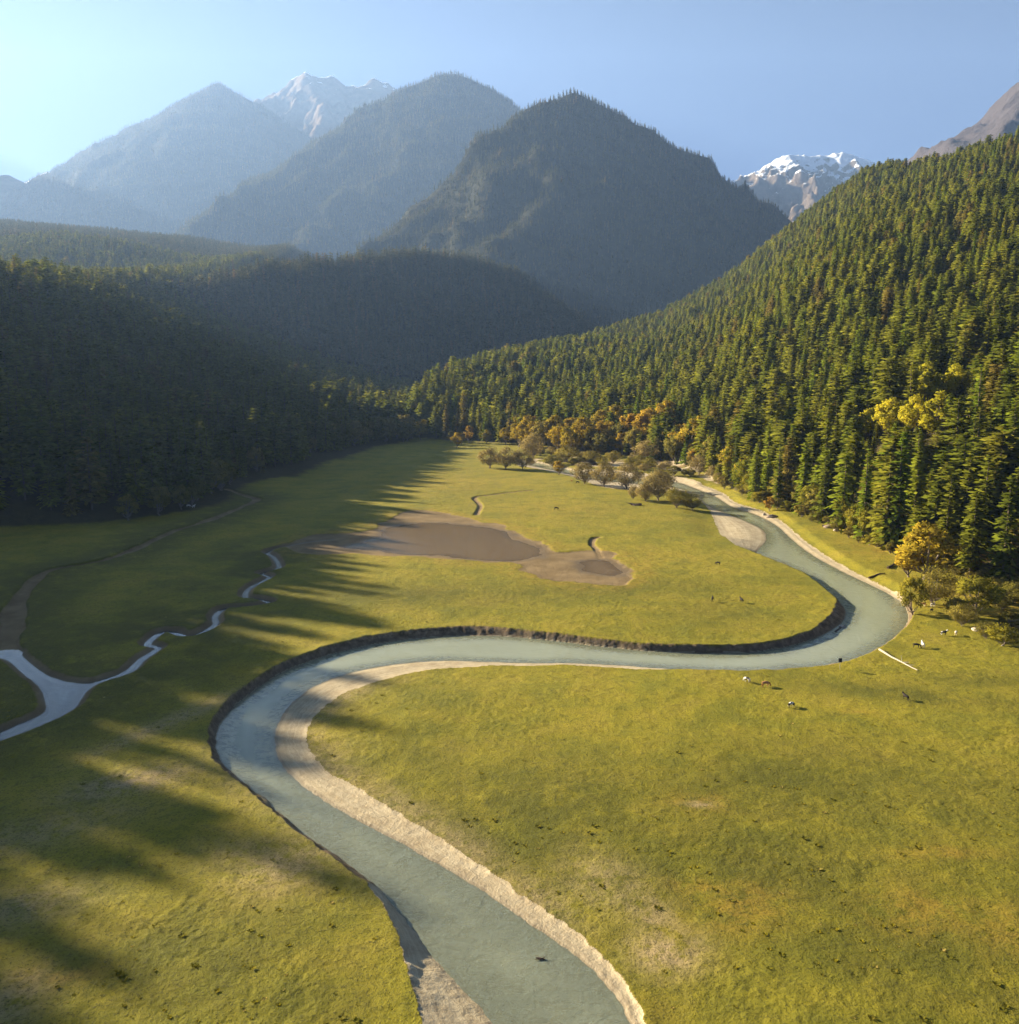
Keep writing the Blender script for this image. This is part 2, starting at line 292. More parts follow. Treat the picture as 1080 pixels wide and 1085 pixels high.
# ------------------------------------------------------------------ material helpers
class NT:
    def __init__(s, name):
        s.m = bpy.data.materials.new(name); s.m.use_nodes = True; s.t = s.m.node_tree; s.t.nodes.clear()
        s.out = s.t.nodes.new('ShaderNodeOutputMaterial')
    def n(s, typ, ins=None, **kw):
        nd = s.t.nodes.new(typ)
        for k, v in kw.items(): setattr(nd, k, v)
        for k, v in (ins or {}).items():
            sk = nd.inputs[k]
            if isinstance(v, bpy.types.NodeSocket): s.t.links.new(v, sk)
            elif isinstance(v, bpy.types.Node): s.t.links.new(v.outputs[0], sk)
            else: sk.default_value = v
        return nd
    def attr(s, name, typ='GEOMETRY'): return s.n('ShaderNodeAttribute', attribute_name=name, attribute_type=typ).outputs['Fac']
    def pos(s): return s.n('ShaderNodeNewGeometry').outputs['Position']
    def noise(s, scale, detail=4, rough=.55, vec=None, dist=0):
        return s.n('ShaderNodeTexNoise', {'Vector': vec or s.pos(), 'Scale': scale, 'Detail': detail, 'Roughness': rough, 'Distortion': dist}).outputs['Fac']
    def math(s, op, a, b=0.0, c=None):
        d = {0: a, 1: b}
        if c is not None: d[2] = c
        return s.n('ShaderNodeMath', d, operation=op).outputs[0]
    def ramp(s, fac, lo, hi, a=0.0, b=1.0):
        return s.n('ShaderNodeMapRange', {'Value': fac, 'From Min': lo, 'From Max': hi, 'To Min': a, 'To Max': b}, interpolation_type='SMOOTHSTEP').outputs[0]
    def mix(s, fac, a, b, blend='MIX'):
        nd = s.n('ShaderNodeMix', data_type='RGBA', blend_type=blend)
        for i, v in ((0, fac), (6, a), (7, b)):
            if isinstance(v, bpy.types.NodeSocket): s.t.links.new(v, nd.inputs[i])
            elif i == 0: nd.inputs[i].default_value = v
            else: nd.inputs[i].default_value = (*v, 1)
        return nd.outputs[2]
    def bump(s, h, strength=.5, dist=.1, normal=None):
        d = {'Height': h, 'Strength': strength, 'Distance': dist}
        if normal is not None: d['Normal'] = normal
        return s.n('ShaderNodeBump', d).outputs[0]
    def surf(s, sh):
        s.t.links.new(sh if isinstance(sh, bpy.types.NodeSocket) else sh.outputs[0], s.out.inputs[0]); return s.m
def simple(name, col, rough=.8, var=.3, scale=3., bumpd=.05):
    t = NT(name); n = t.noise(scale, 5)
    c = t.mix(n, [x * (1 - var) for x in col], [min(1, x * (1 + var)) for x in col])
    return t.surf(t.n('ShaderNodeBsdfPrincipled', {'Base Color': c, 'Roughness': rough, 'Specular IOR Level': .2, 'Normal': t.bump(n, .6, bumpd)}))
def ground_mat():
    t = NT('meadow_ground'); P = t.pos()
    big = t.noise(.016, 4, .6); mid = t.noise(.07, 5, .65); sm = t.noise(.55, 5, .7); fine = t.noise(2.6, 4, .75)
    dist_fine = t.noise(.9, 3, .6)
    c = t.mix(t.ramp(big, .35, .65), (.220, .190, .012), (.280, .230, .017))
    c = t.mix(t.math('MULTIPLY', t.ramp(mid, .4, .7), .6), c, (.105, .115, .012))
    c = t.mix(t.math('MULTIPLY', t.ramp(mid, .52, .3), .45), c, (.250, .190, .030))
    lush_shade = t.math('MULTIPLY', t.attr('lush_shade'), t.ramp(t.noise(.12, 5, .7), .22, .55))
    c = t.mix(lush_shade, c, (.078, .078, .009))
    gold = t.math('MULTIPLY', t.attr('gold'), t.ramp(t.noise(.2, 5, .7), .35, .62))
    c = t.mix(gold, c, (.30, .19, .025))
    straw = t.math('MULTIPLY', t.attr('straw'), t.ramp(t.noise(.45, 5, .75), .3, .6))
    c = t.mix(straw, c, (.38, .28, .15))
    c = t.mix(t.math('MULTIPLY', t.ramp(sm, .48, .70), .5), c, (.075, .072, .010))
    c = t.mix(t.math('MULTIPLY', t.ramp(fine, .50, .66), .7), c, (.036, .034, .009))
    c = t.mix(t.math('MULTIPLY', t.ramp(fine, .42, .25), .35), c, (.28, .24, .05))
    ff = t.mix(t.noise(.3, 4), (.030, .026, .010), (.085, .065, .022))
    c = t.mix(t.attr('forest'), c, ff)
    earth = t.mix(t.ramp(sm, .35, .7), (.085, .058, .030), (.30, .21, .12))
    c = t.mix(t.attr('bank'), c, earth)
    sn = t.noise(.35, 6, .7)
    bf = t.attr('bf'); lines = t.n('ShaderNodeTexNoise', {'Vector': t.n('ShaderNodeCombineXYZ', {0: t.math('MULTIPLY', bf, 14.), 1: t.noise(.03, 2)}), 'Scale': 1.0, 'Detail': 5, 'Roughness': .7}).outputs['Fac']
    streak = t.math('MULTIPLY_ADD', t.noise(.3, 6, .7), .45, t.math('MULTIPLY', lines, .55))
    sand = t.mix(t.ramp(streak, .3, .7), (.28, .215, .125), (.54, .455, .30))
    sand = t.mix(t.math('MULTIPLY', t.ramp(fine, .55, .8), .5), sand, (.20, .15, .10))
    mud = t.mix(t.ramp(t.noise(.1, 5, .6), .3, .7), (.155, .106, .048), (.235, .165, .08))
    c = t.mix(t.ramp(t.math('ADD', t.attr('mud'), t.math('MULTIPLY', t.math('SUBTRACT', sm, .5), .5)), .35, .65), c, mud)
    c = t.mix(t.ramp(t.math('ADD', t.attr('sand'), t.math('MULTIPLY', t.math('SUBTRACT', sn, .5), .7)), .3, .62), c, sand)
    wet = t.attr('wet')
    c = t.mix(t.math('MULTIPLY', wet, t.ramp(t.attr('dep'), 0, .6, .6, .1)), c, (.10, .075, .045))
    # current ripples on the submerged bed
    rip = t.n('ShaderNodeTexNoise', {'Vector': t.n('ShaderNodeMapping', {'Vector': P, 'Scale': (.5, .9, .5), 'Rotation': (0, 0, .5)}), 'Scale': .8, 'Detail': 2, 'Distortion': 1.2}).outputs['Fac']
    under = t.ramp(t.attr('dep'), .2, 1.5)
    c = t.mix(under, c, t.mix(t.ramp(rip, .49, .56), (.68, .58, .37), (.20, .17, .10)))
    h = t.math('ADD', t.math('MULTIPLY', sm, .6), t.math('MULTIPLY', fine, .35))
    nrm = t.bump(h, 1.0, .5)
    b = t.n('ShaderNodeBsdfPrincipled', {'Base Color': c, 'Roughness': t.math('SUBTRACT', .95, t.math('MULTIPLY', wet, .5)), 'Specular IOR Level': .15, 'Normal': nrm})
    return t.surf(b)
def water_mat(name, deep, tint, full, base, ripple=.25, scl=1.0, top=.82):
    t = NT(name); P = t.pos()
    w1 = t.n('ShaderNodeTexNoise', {'Vector': P, 'Scale': .55 * scl, 'Detail': 4, 'Roughness': .6, 'Distortion': .8}).outputs['Fac']
    w2 = t.noise(.06, 3)
    nrm = t.bump(w1, ripple, .2)
    dep = t.ramp(t.math('MULTIPLY_ADD', t.noise(.09, 4, .6), 5., t.math('SUBTRACT', t.attr('dep'), 2.5)), 0, full, base, top)
    body = t.n('ShaderNodeBsdfDiffuse', {'Color': t.mix(w2, deep, [d * 1.25 for d in deep]), 'Normal': nrm})
    tr = t.n('ShaderNodeBsdfTransparent', {'Color': (*tint, 1)})
    m1 = t.n('ShaderNodeMixShader', {0: dep, 1: tr, 2: body})
    fr = t.n('ShaderNodeFresnel', {'IOR': 1.333, 'Normal': nrm})
    gl = t.n('ShaderNodeBsdfGlossy', {'Roughness': .06, 'Normal': nrm})
    return t.surf(t.n('ShaderNodeMixShader', {0: fr, 1: m1, 2: gl}))
def leaf_mat(name, a, b, accent=None, trans=.35):
    t = NT(name)
    rnd = t.n('ShaderNodeObjectInfo').outputs['Random']
    tone = t.attr('tone')
    c = t.mix(rnd, a, b)
    if accent: c = t.mix(t.ramp(t.math('FRACT', t.math('MULTIPLY', rnd, 7.31)), .90, .97), c, accent)
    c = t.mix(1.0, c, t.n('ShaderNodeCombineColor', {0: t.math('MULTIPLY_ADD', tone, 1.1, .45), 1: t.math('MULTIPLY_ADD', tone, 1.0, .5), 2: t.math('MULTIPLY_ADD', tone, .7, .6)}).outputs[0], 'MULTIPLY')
    d = t.n('ShaderNodeBsdfDiffuse', {'Color': c}); tl = t.n('ShaderNodeBsdfTranslucent', {'Color': c})
    return t.surf(t.n('ShaderNodeMixShader', {0: trans, 1: d, 2: tl}))
def mountain_mat(name, low, high, snow_from=None, rock=None, rock_from=None):
    t = NT(name); P = t.pos(); z = t.n('ShaderNodeSeparateXYZ', {0: P}).outputs[2]
    nz = t.n('ShaderNodeSeparateXYZ', {0: t.n('ShaderNodeNewGeometry').outputs['Normal']}).outputs[2]
    n = t.noise(.012, 6, .65)
    c = t.mix(t.ramp(n, .35, .65), low, high)
    if rock:
        k = t.ramp(t.math('MULTIPLY_ADD', n, 500., z), rock_from, rock_from + 350)
        c = t.mix(k, c, t.mix(t.noise(.05, 6, .7), rock, [q * 1.7 for q in rock]))
    rough = .95
    if snow_from:
        k = t.math('ADD', t.math('MULTIPLY_ADD', t.noise(.0055, 8, .75), 1700., z), t.math('MULTIPLY', nz, 1400.))
        c = t.mix(t.ramp(k, snow_from, snow_from + 120), c, (.80, .82, .86))
    return t.surf(t.n('ShaderNodeBsdfPrincipled', {'Base Color': c, 'Roughness': rough, 'Specular IOR Level': .1, 'Normal': t.bump(t.noise(.02, 8, .75), 1.0, 25.)}))
# ------------------------------------------------------------------ the ground sheet
def build_ground():
    ys = np.concatenate([np.arange(1150, 720, -1.1), np.arange(720, 610, -.7), np.arange(610, 471, -.5)])
    D = CAMH / np.tan(PITCH + np.arctan((ys - CY) / F))
    rows = np.concatenate([np.arange(8, D[0] - 1, 2.5), D])
    far = []; d = D[-1]; st = D[-1] - D[-2]
    while d < 14600:
        st = min(st * 1.03, 130) if d > 1300 else max(st, 3.2); d += st; far.append(d)
    rows = np.concatenate([rows, far])
    f = np.arange(-.66, .6601, .00145)
    e = [f[-1]]; s = .006
    while e[-1] < 5: s *= 1.12; e.append(e[-1] + s)
    e = np.array(e[1:]); cols = np.concatenate([-e[::-1], f, e])
    Y, T = np.meshgrid(rows, cols, indexing='ij'); X = T * Y
    x = X.ravel(); y = Y.ravel()
    z, A = ground_fields(x, y)
    att = {k: A[k] for k in ('sand', 'bank', 'wet', 'dep', 'bf', 'mud', 'straw', 'gold', 'lush_shade', 'forest')}
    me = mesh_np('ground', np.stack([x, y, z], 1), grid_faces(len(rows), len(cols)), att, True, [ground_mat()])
    link('ground', me, kind='structure')
    # water sheets, cut to their channels
    Fq = grid_faces(len(rows), len(cols))
    def sheet(name, mask, zz, mat, dep):
        keep = mask[Fq].any(1); f = Fq[keep]; u, inv = np.unique(f, return_inverse=True)
        V = np.stack([x[u], y[u], np.full(len(u), zz)], 1)
        return link(name, mesh_np(name, V, inv.reshape(f.shape), {'dep': dep[u]}, True, [mat]), kind='structure')
    sheet('river', A['W'] > -.9, WZ, water_mat('river_water', (.36, .385, .26), (.93, .95, .88), 7.0, .34, .7, .7, .66), np.clip(A['W'], 0, 30) * (.25 + .75 * sstep(95, 210, y)))
    wl = water_mat('brook_water', (.05, .07, .07), (.8, .85, .85), 5.0, .25, .14)
    sheet('brook', A['cut'] > -.5, -1.12, wl, np.clip(A['cut'], 0, 20))
    sheet('marsh_water', A['pa'] > -1., -.53, water_mat('marsh_pool', (.17, .115, .055), (.6, .5, .4), 6.0, .6, .03), np.clip(A['pa'], 0, 20))
build_ground()
# ------------------------------------------------------------------ mountain meshes
FOREST_LOW, FOREST_HIGH = (.018, .020, .010), (.040, .038, .016)
MM = dict(shelf=mountain_mat('shelf_floor', FOREST_LOW, FOREST_HIGH), front=mountain_mat('front_mountain_floor', FOREST_LOW, FOREST_HIGH), middle=mountain_mat('middle_mountain_floor', (.012, .016, .009), (.032, .031, .016)),
    far=mountain_mat('far_mountain_floor', (.012, .016, .009), (.036, .033, .018)), edge=mountain_mat('edge_mountain_floor', FOREST_LOW, (.06, .05, .03)),
    bare=mountain_mat('bare_mountain_rock', (.045, .045, .025), (.11, .08, .055), None, (.062, .052, .054), 1150),
    snow=mountain_mat('snow_mountain_rock', (.10, .068, .046), (.16, .11, .075), 5900),
    snowb=mountain_mat('snow_range_rock', (.11, .085, .065), (.17, .13, .10), 4050), notch=mountain_mat('snow_notch_rock', (.2, .17, .15), (.3, .25, .2), 3300))
for k, m in MTN.items():
    P = np.array([p for r, _ in m['ridges'] for p in r]); zmax = P[:, 2].max(); sl = m['slope']
    pad = min(zmax / sl + 150, 2600); st = m['step']
    xs = np.arange(P[:, 0].min() - pad, P[:, 0].max() + pad, st); ys = np.arange(max(P[:, 1].min() - pad, 900), min(P[:, 1].max() + pad, 14300), st)
    Y, X = np.meshgrid(ys, xs, indexing='ij'); x, y = X.ravel(), Y.ravel(); z = mtn_h(k, x, y)
    Fq = grid_faces(len(ys), len(xs)); f = Fq[(z[Fq] > -4).any(1)]; u, inv = np.unique(f, return_inverse=True)
    V = np.stack([x, y, np.maximum(z, -20)], 1)[u]
    link('mountain', mesh_np('mountain', V, inv.reshape(f.shape), None, True, [MM[k]]), kind='structure')
# ------------------------------------------------------------------ tree meshes
def rhombi(c, u, v, out):
    flip = (np.cross(u, v) * out).sum(1) > 0; v = np.where(flip[:, None], -v, v)      # winding: front side faces outwards
    n = len(c); V = np.empty((n, 4, 3)); V[:, 0] = c - u; V[:, 1] = c + v + .15 * u; V[:, 2] = c + u; V[:, 3] = c - v + .15 * u
    return V.reshape(-1, 3), np.arange(4 * n).reshape(-1, 4)
def tube(path, rad, seg=7):
    path = np.asarray(path, float); V = []; n = len(path)
    for i in range(n):
        d = path[min(i + 1, n - 1)] - path[max(i - 1, 0)]; d /= np.linalg.norm(d) + 1e-9
        a = np.cross(d, [0.31, .95, .07]); a /= np.linalg.norm(a); b = np.cross(d, a)
        for k in range(seg):
            t = 2 * math.pi * k / seg; V.append(path[i] + rad[i] * (math.cos(t) * a + math.sin(t) * b))
    Fq = [[i * seg + k, i * seg + (k + 1) % seg, (i + 1) * seg + (k + 1) % seg, (i + 1) * seg + k] for i in range(n - 1) for k in range(seg)]
    return np.array(V), np.array(Fq)
def join(parts):
    V = []; Fq = []; o = 0
    for v, f in parts: V.append(v); Fq.append(f + o); o += len(v)
    return np.concatenate(V), np.concatenate(Fq)
def finish(trunk, C, U, Vv, out, T):
    out = out / (np.linalg.norm(out, axis=1)[:, None] + 1e-9)
    v, f = rhombi(C, U, Vv, out)
    own = np.cross(v[1::4] - v[0::4], v[2::4] - v[0::4]); own /= np.linalg.norm(own, axis=1)[:, None] + 1e-9
    nn = out * .8 + own * .35; nn /= np.linalg.norm(nn, axis=1)[:, None] + 1e-9
    return join(trunk), (v, f), np.repeat(np.array(T), 4), np.repeat(nn, 4, axis=0)
def conifer(seed, H=36., levels=34, per=8, sprays=4, rmax=4.6, round_=.0, bare=.1, size=1.0):
    r = np.random.default_rng(seed)
    bend = r.normal(0, .35, 2)
    trunk = [tube([(bend[0] * (k / 6) ** 2, bend[1] * (k / 6) ** 2, -1.2 + (H * .97 + 1.2) * k / 6) for k in range(7)], [.55 * (1 - k / 6) ** .8 + .05 for k in range(7)])]
    C = []; U = []; Vv = []; T = []
    lob = r.uniform(.72, 1.2, 9)
    for i in range(levels):
        f = (i + r.uniform(0, .8)) / levels; z = H * (bare + (1 - bare) * f)
        prof = (1 - f) ** (.72 - .3 * round_) * min(1, .8 + f * 2.5) + .05
        n = max(3, int(per * (.45 + .65 * prof)))
        a0 = r.uniform(0, 6.28)
        for j in range(n):
            a = a0 + 6.283 * (j + r.uniform(-.3, .3)) / n
            zb = z; z = zb + r.uniform(-.6, .6) * H / levels
            L = rmax * prof * r.uniform(.62, 1.22) * lob[int((a % 6.283) / 6.283 * 4.99) + (4 if f > .5 else 0)]
            if r.random() < .06: z = zb; continue
            d = np.array([math.cos(a), math.sin(a), 0]); lat = np.array([-d[1], d[0], 0])
            dr = r.uniform(.15, .55) * (1.15 - f); tone = r.uniform(.15, .85)
            ns = max(2, int(sprays * (.5 + L / rmax * .7)))
            for k in range(ns):
                s = (k + .7) / ns
                p = d * L * s + np.array([0, 0, z + .22 * L * s - dr * L * s * s]) + r.normal(0, .14, 3) * size
                ax = d + np.array([0, 0, .22 - 2 * dr * s]) + lat * r.uniform(-.5, .5); ax /= np.linalg.norm(ax)
                roll = r.uniform(-.9, .9); sd = lat * math.cos(roll) + np.array([0, 0, 1]) * math.sin(roll)
                ln = (.75 + .28 * L / ns * 1.6) * r.uniform(.8, 1.3) * size
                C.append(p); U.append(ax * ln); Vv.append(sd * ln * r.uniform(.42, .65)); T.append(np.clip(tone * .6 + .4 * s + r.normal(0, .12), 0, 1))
            z = zb
        if i % 6 == 3 and f < .7:
            a = r.uniform(0, 6.28); L = rmax * prof * .7
            trunk.append(tube([(0, 0, z), (math.cos(a) * L * .5, math.sin(a) * L * .5, z + .1 * L), (math.cos(a) * L, math.sin(a) * L, z - .15 * L)], [.12, .08, .03], 4))
    C = np.array(C); U = np.array(U); Vv = np.array(Vv)
    out = C * np.array([1, 1, 0]); out /= np.linalg.norm(out, axis=1)[:, None] + .3; out[:, 2] = .35; out += r.normal(0, .30, out.shape)
    return finish(trunk, C, U, Vv, out, T)
def broadleaf(seed, H=20., W=14., leaves=1500, clumps=34, trunk_h=.28, leaf=.55, stems=1, flat=1.0):
    r = np.random.default_rng(seed)
    cz = H * (trunk_h + (1 - trunk_h) * .5); hz = H * (1 - trunk_h) * .5
    cl = []
    while len(cl) < clumps:
        p = r.normal(0, 1, 3); p /= np.linalg.norm(p); p *= r.uniform(.45, 1.0) ** .6
        if p[2] < -.75: continue
        w = 1 - .25 * max(0, p[2]) - .12 * max(0, -p[2])
        cl.append((p[0] * W * .42 * w, p[1] * W * .42 * w, cz + p[2] * hz * .8))
    cl = np.array(cl); rad = W * r.uniform(.10, .17, clumps)
    trunk = []
    bases = [(0, 0)] if stems == 1 else [(r.normal(0, .5), r.normal(0, .5)) for _ in range(stems)]
    for bx, by in bases:
        top = (bx * 2.2 + r.normal(0, .4), by * 2.2 + r.normal(0, .4), H * trunk_h * r.uniform(1.0, 1.5))
        r0 = .022 * H / math.sqrt(stems) + .05
        trunk.append(tube([(bx, by, -.8), (bx * 1.2, by * 1.2, H * trunk_h * .5), top], [r0 * 1.25, r0, r0 * .8], 7))
        for q in r.choice(clumps, min(9, clumps), replace=False):
            e = cl[q]; m = (np.array(top) + e) / 2 + np.array([0, 0, -.06 * H])
            trunk.append(tube([top, m, e], [r0 * .55, r0 * .35, r0 * .1], 5))
    n = leaves; idx = r.integers(0, clumps, n)
    d = r.normal(0, 1, (n, 3)); d /= np.linalg.norm(d, axis=1)[:, None]; d *= (r.random(n) ** .4)[:, None]
    c = cl[idx] + d * rad[idx][:, None] * np.array([1, 1, .85 * flat])
    c[:, 2] = np.maximum(c[:, 2], H * .06)
    u = r.normal(0, 1, (n, 3)); u /= np.linalg.norm(u, axis=1)[:, None]; w = np.cross(u, r.normal(0, 1, (n, 3))); w /= np.linalg.norm(w, axis=1)[:, None] + 1e-9
    s = leaf * r.uniform(.7, 1.4, n)[:, None]
    ct = r.uniform(.05, .95, clumps)
    T = np.clip(.65 * ct[idx] + .35 * r.random(n), 0, 1)
    cc = c - np.array([0, 0, H * .45]); cc /= np.linalg.norm(cc, axis=1)[:, None] + 1e-9
    return finish(trunk, c, u * s, w * s * .6, d * .7 + cc * .7 + r.normal(0, .2, d.shape), T)
BARK = simple('bark', (.10, .075, .055), .9, .35, 4., .08)
PALEBARK = simple('pale_bark', (.20, .16, .12), .9, .35, 4., .08)
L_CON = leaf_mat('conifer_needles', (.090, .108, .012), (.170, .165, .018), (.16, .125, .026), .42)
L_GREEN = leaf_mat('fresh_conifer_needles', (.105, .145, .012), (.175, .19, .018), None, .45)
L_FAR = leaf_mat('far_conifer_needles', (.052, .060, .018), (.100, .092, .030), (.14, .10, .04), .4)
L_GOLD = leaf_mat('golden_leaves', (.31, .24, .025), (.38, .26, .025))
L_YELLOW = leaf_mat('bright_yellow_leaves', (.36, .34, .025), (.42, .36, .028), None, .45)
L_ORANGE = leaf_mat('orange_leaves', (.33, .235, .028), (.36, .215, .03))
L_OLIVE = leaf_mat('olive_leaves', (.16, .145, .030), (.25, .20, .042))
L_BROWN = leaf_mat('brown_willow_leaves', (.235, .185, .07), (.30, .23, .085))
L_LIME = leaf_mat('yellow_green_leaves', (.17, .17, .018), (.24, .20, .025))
def tree_meshes(name, data, leafm, bark):
    (tv, tf), (cv, cf), T, N = data
    return mesh_np(name + '_trunk', tv, tf, None, True, [bark]), mesh_np(name + '_crown', cv, cf, {'tone': T}, True, [leafm], None, N)
def joined(name, data, leafm, bark):
    (tv, tf), (cv, cf), T, N = data
    tn = tv * np.array([1, 1, 0]) + 1e-4; tn /= np.linalg.norm(tn, axis=1)[:, None]
    V, Fq = join([(tv, tf), (cv, cf)])
    me = mesh_np(name, V, Fq, {'tone': np.concatenate([np.full(len(tv), .5), T])}, True, [bark, leafm], np.concatenate([np.zeros(len(tf)), np.ones(len(cf))]), np.concatenate([tn, N]))
    return bpy.data.objects.new(name, me)          # a shape for the far woods; not placed on its own
con_data = [conifer(1, 38, 36, 9, 4, 5.0, 0, .04), conifer(2, 36, 32, 9, 4, 5.6, .5, .07), conifer(3, 40, 38, 8, 4, 4.2, .1, .04), conifer(4, 34, 28, 10, 4, 6.0, .8, .14), conifer(5, 38, 36, 8, 4, 4.7, .2, .04), conifer(6, 33, 26, 9, 4, 5.4, 1.0, .22),
  conifer(7, 30, 24, 10, 4, 5.6, 1.25, .20), conifer(8, 28, 22, 10, 4, 5.8, 1.45, .24), conifer(9, 32, 27, 9, 4, 5.2, .9, .14)]
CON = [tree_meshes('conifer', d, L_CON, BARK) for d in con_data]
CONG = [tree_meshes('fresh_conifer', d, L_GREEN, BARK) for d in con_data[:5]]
WIDE = [((a[0], a[1]), (b[0] * np.array([1.28, 1.28, 1]), b[1]), c, d) for a, b, c, d in con_data]
MASS = [joined('mass_conifer', d, L_CON, BARK) for d in WIDE] + [joined('mass_conifer', WIDE[0], L_GREEN, BARK)]
far_data = [conifer(21, 36, 14, 6, 2, 5.0, .2, .05, 1.9), conifer(22, 34, 12, 6, 2, 5.4, .6, .08, 2.0), conifer(23, 38, 15, 5, 2, 4.4, .0, .05, 1.8)]
FARM = [joined('far_conifer', d, L_FAR, BARK) for d in far_data]
left_data = [con_data[0], con_data[1], con_data[2], con_data[3]]
# ------------------------------------------------------------------ instances for woods that read as one mass
def forest(name, label, pts, protos):
    P = np.array([p[:3] for p in pts], np.float32)
    me = mesh_np(name, P, [], {'scl': np.array([p[3] for p in pts]), 'rotz': np.array([p[4] for p in pts]), 'kindi': np.array([p[5] for p in pts], int)})
    o = link(name, me, kind='stuff', label=label, category='forest')
    ng = bpy.data.node_groups.new(name, 'GeometryNodeTree')
    ng.interface.new_socket('Geometry', in_out='INPUT', socket_type='NodeSocketGeometry'); ng.interface.new_socket('Geometry', in_out='OUTPUT', socket_type='NodeSocketGeometry')
    N = ng.nodes; Lk = ng.links
    gi = N.new('NodeGroupInput'); go = N.new('NodeGroupOutput'); iop = N.new('GeometryNodeInstanceOnPoints')
    Lk.new(gi.outputs[0], iop.inputs['Points'])
    jn = N.new('GeometryNodeJoinGeometry')
    for p in reversed(protos):
        oi = N.new('GeometryNodeObjectInfo'); oi.inputs['Object'].default_value = p; oi.inputs['As Instance'].default_value = True
        Lk.new(oi.outputs['Geometry'], jn.inputs[0])
    Lk.new(jn.outputs[0], iop.inputs['Instance']); iop.inputs['Pick Instance'].default_value = True
    def na(n, t):
        a = N.new('GeometryNodeInputNamedAttribute'); a.data_type = t; a.inputs[0].default_value = n; return a.outputs[0]
    Lk.new(na('kindi', 'INT'), iop.inputs['Instance Index'])
    cx = N.new('ShaderNodeCombineXYZ'); Lk.new(na('rotz', 'FLOAT'), cx.inputs[2]); Lk.new(cx.outputs[0], iop.inputs['Rotation'])
    Lk.new(na('scl', 'FLOAT'), iop.inputs['Scale'])
    Lk.new(iop.outputs[0], go.inputs[0])
    md = o.modifiers.new('trees', 'NODES'); md.node_group = ng
    return o
def jgrid(x0, x1, y0, y1, s, r):
    nx = int((x1 - x0) / s); ny = int((y1 - y0) / s)
    gx, gy = np.meshgrid(np.arange(nx), np.arange(ny))
    x = x0 + (gx.ravel() + .5 + r.uniform(-.42, .42, nx * ny)) * s + (gy.ravel() % 2) * s * .5; y = y0 + (gy.ravel() + .5 + r.uniform(-.42, .42, nx * ny)) * s
    return x, y
def allh(x, y, keys):
    h = hills(x, y)
    for k in keys: h = np.maximum(h, mtn_h(k, x, y))
    return h
def cull(x, y, z, h, marg=.004):
    t = x / y; b = np.floor((t + 2) / .0025).astype(int); e = (z - CAMH) / y; top = (z + h - CAMH) / y
    o = np.lexsort((y, b)); off = b[o] * 50.
    cm = np.maximum.accumulate(off + (e[o] + .35 * h[o] / y[o]))
    prev = np.concatenate([[-1e9], cm[:-1]]); vis = (top[o] + marg) > (prev - off)
    r = np.zeros(len(x), bool); r[o] = vis; return r
r = np.random.default_rng(99)
# the hillside across the river
x1, y1 = jgrid(-140, 1000, 180, 2500, 9.4, r)
t_ = x1 / y1; Dc_ = np.interp(t_, RCT[:, 0], RCT[:, 1])
H1 = hills(x1, y1)
Df_ = np.interp(t_, RFT[:, 0], RFT[:, 1])
k = (t_ > -.125) & (t_ < .70) & (y1 > Df_ + 8 * fbm(x1 / 30, y1 / 30, 2, 3)) & (y1 < Dc_ * 1.06) & (x1 > -115)
k &= r.random(len(x1)) > .30 * sstep(.5, .7, fbm(x1 / 60, y1 / 60, 3, 8))
x1, y1, H1 = x1[k], y1[k], H1[k]
h1 = 32 * r.uniform(.38, 1.22, len(x1)) * (1 - .26 * sstep(25, 160, H1))
k = cull(x1, y1, H1, h1); x1, y1, H1, h1 = x1[k], y1[k], H1[k], h1[k]
# ------------------------------------------------------------------ placing by line of sight
def hit(px, py):
    d = ray(px, py); s = np.linspace(60, 3500, 12000); x, y, z = d[0] * s, d[1] * s, CAMH + d[2] * s
    g = hills(x, y); i = np.argmax(z < np.maximum(g, 0)); return float(x[i]), float(y[i]), float(ground_z(x[i], y[i])[0])
def depth(x, y, z=0): return y * CP + (CAMH - z) * SP
KINDS = {}
def place_tree(name, meshes, x, y, z, s, rot, label, cat, group=None, sx=None):
    e = bpy.data.objects.new(name, None); COL.objects.link(e); e.location = (x, y, z); e.rotation_euler = (0, 0, rot)
    e.scale = (s if sx is None else sx, s if sx is None else sx, s); e['label'] = label; e['category'] = cat
    if group: e['group'] = group
    for pn, me in zip(('trunk', 'crown'), meshes):
        c = bpy.data.objects.new(pn, me); COL.objects.link(c); c.parent = e
    return e
front = [  # base pixel, height in pixels, mesh list, shape, label
 (800,531,60,CONG,0,'small bright green conifer nearest the upstream gravel, at the forest edge'),
 (824,538,66,CON,2,'slim dark green conifer beside the reddish bank rocks'),
 (850,546,78,CONG,4,'bright green cone shaped conifer on the forest edge above the river bend'),
 (872,553,72,CON,0,'mid green conifer between two brighter ones on the river terrace edge'),
 (893,561,88,CONG,1,'bushy yellow green conifer behind the dark boulder at the forest foot'),
 (915,572,96,CONG,2,'tall pale green conifer leaning over the reddish grass terrace'),
 (938,583,104,CON,1,'broad olive conifer just left of the golden tree'),
 (1000,604,104,CON,0,'dark blue green conifer directly behind the golden tree'),
 (1028,612,92,CON,3,'dark round topped conifer right of the small orange tree'),
 (1062,622,120,CON,4,'largest dark conifer at the right end of the forest edge'),
 (950,578,120,CONG,4,'tall bright green spire rising behind the golden tree on its left side')]
used = []
for px, py, hp, ML, q, lab in front:
    x, y, z = hit(px, py); H = hp * depth(x, y, z) / F; base = (38, 36, 40, 34, 38, 33)[q]
    place_tree('conifer', ML[q], x, y, z - .3, H / base, r.uniform(0, 6.28), lab, 'conifer', 'conifers along the forest edge by the river', sx=H / base * 1.12); used.append((x, y))
used = np.array(used)
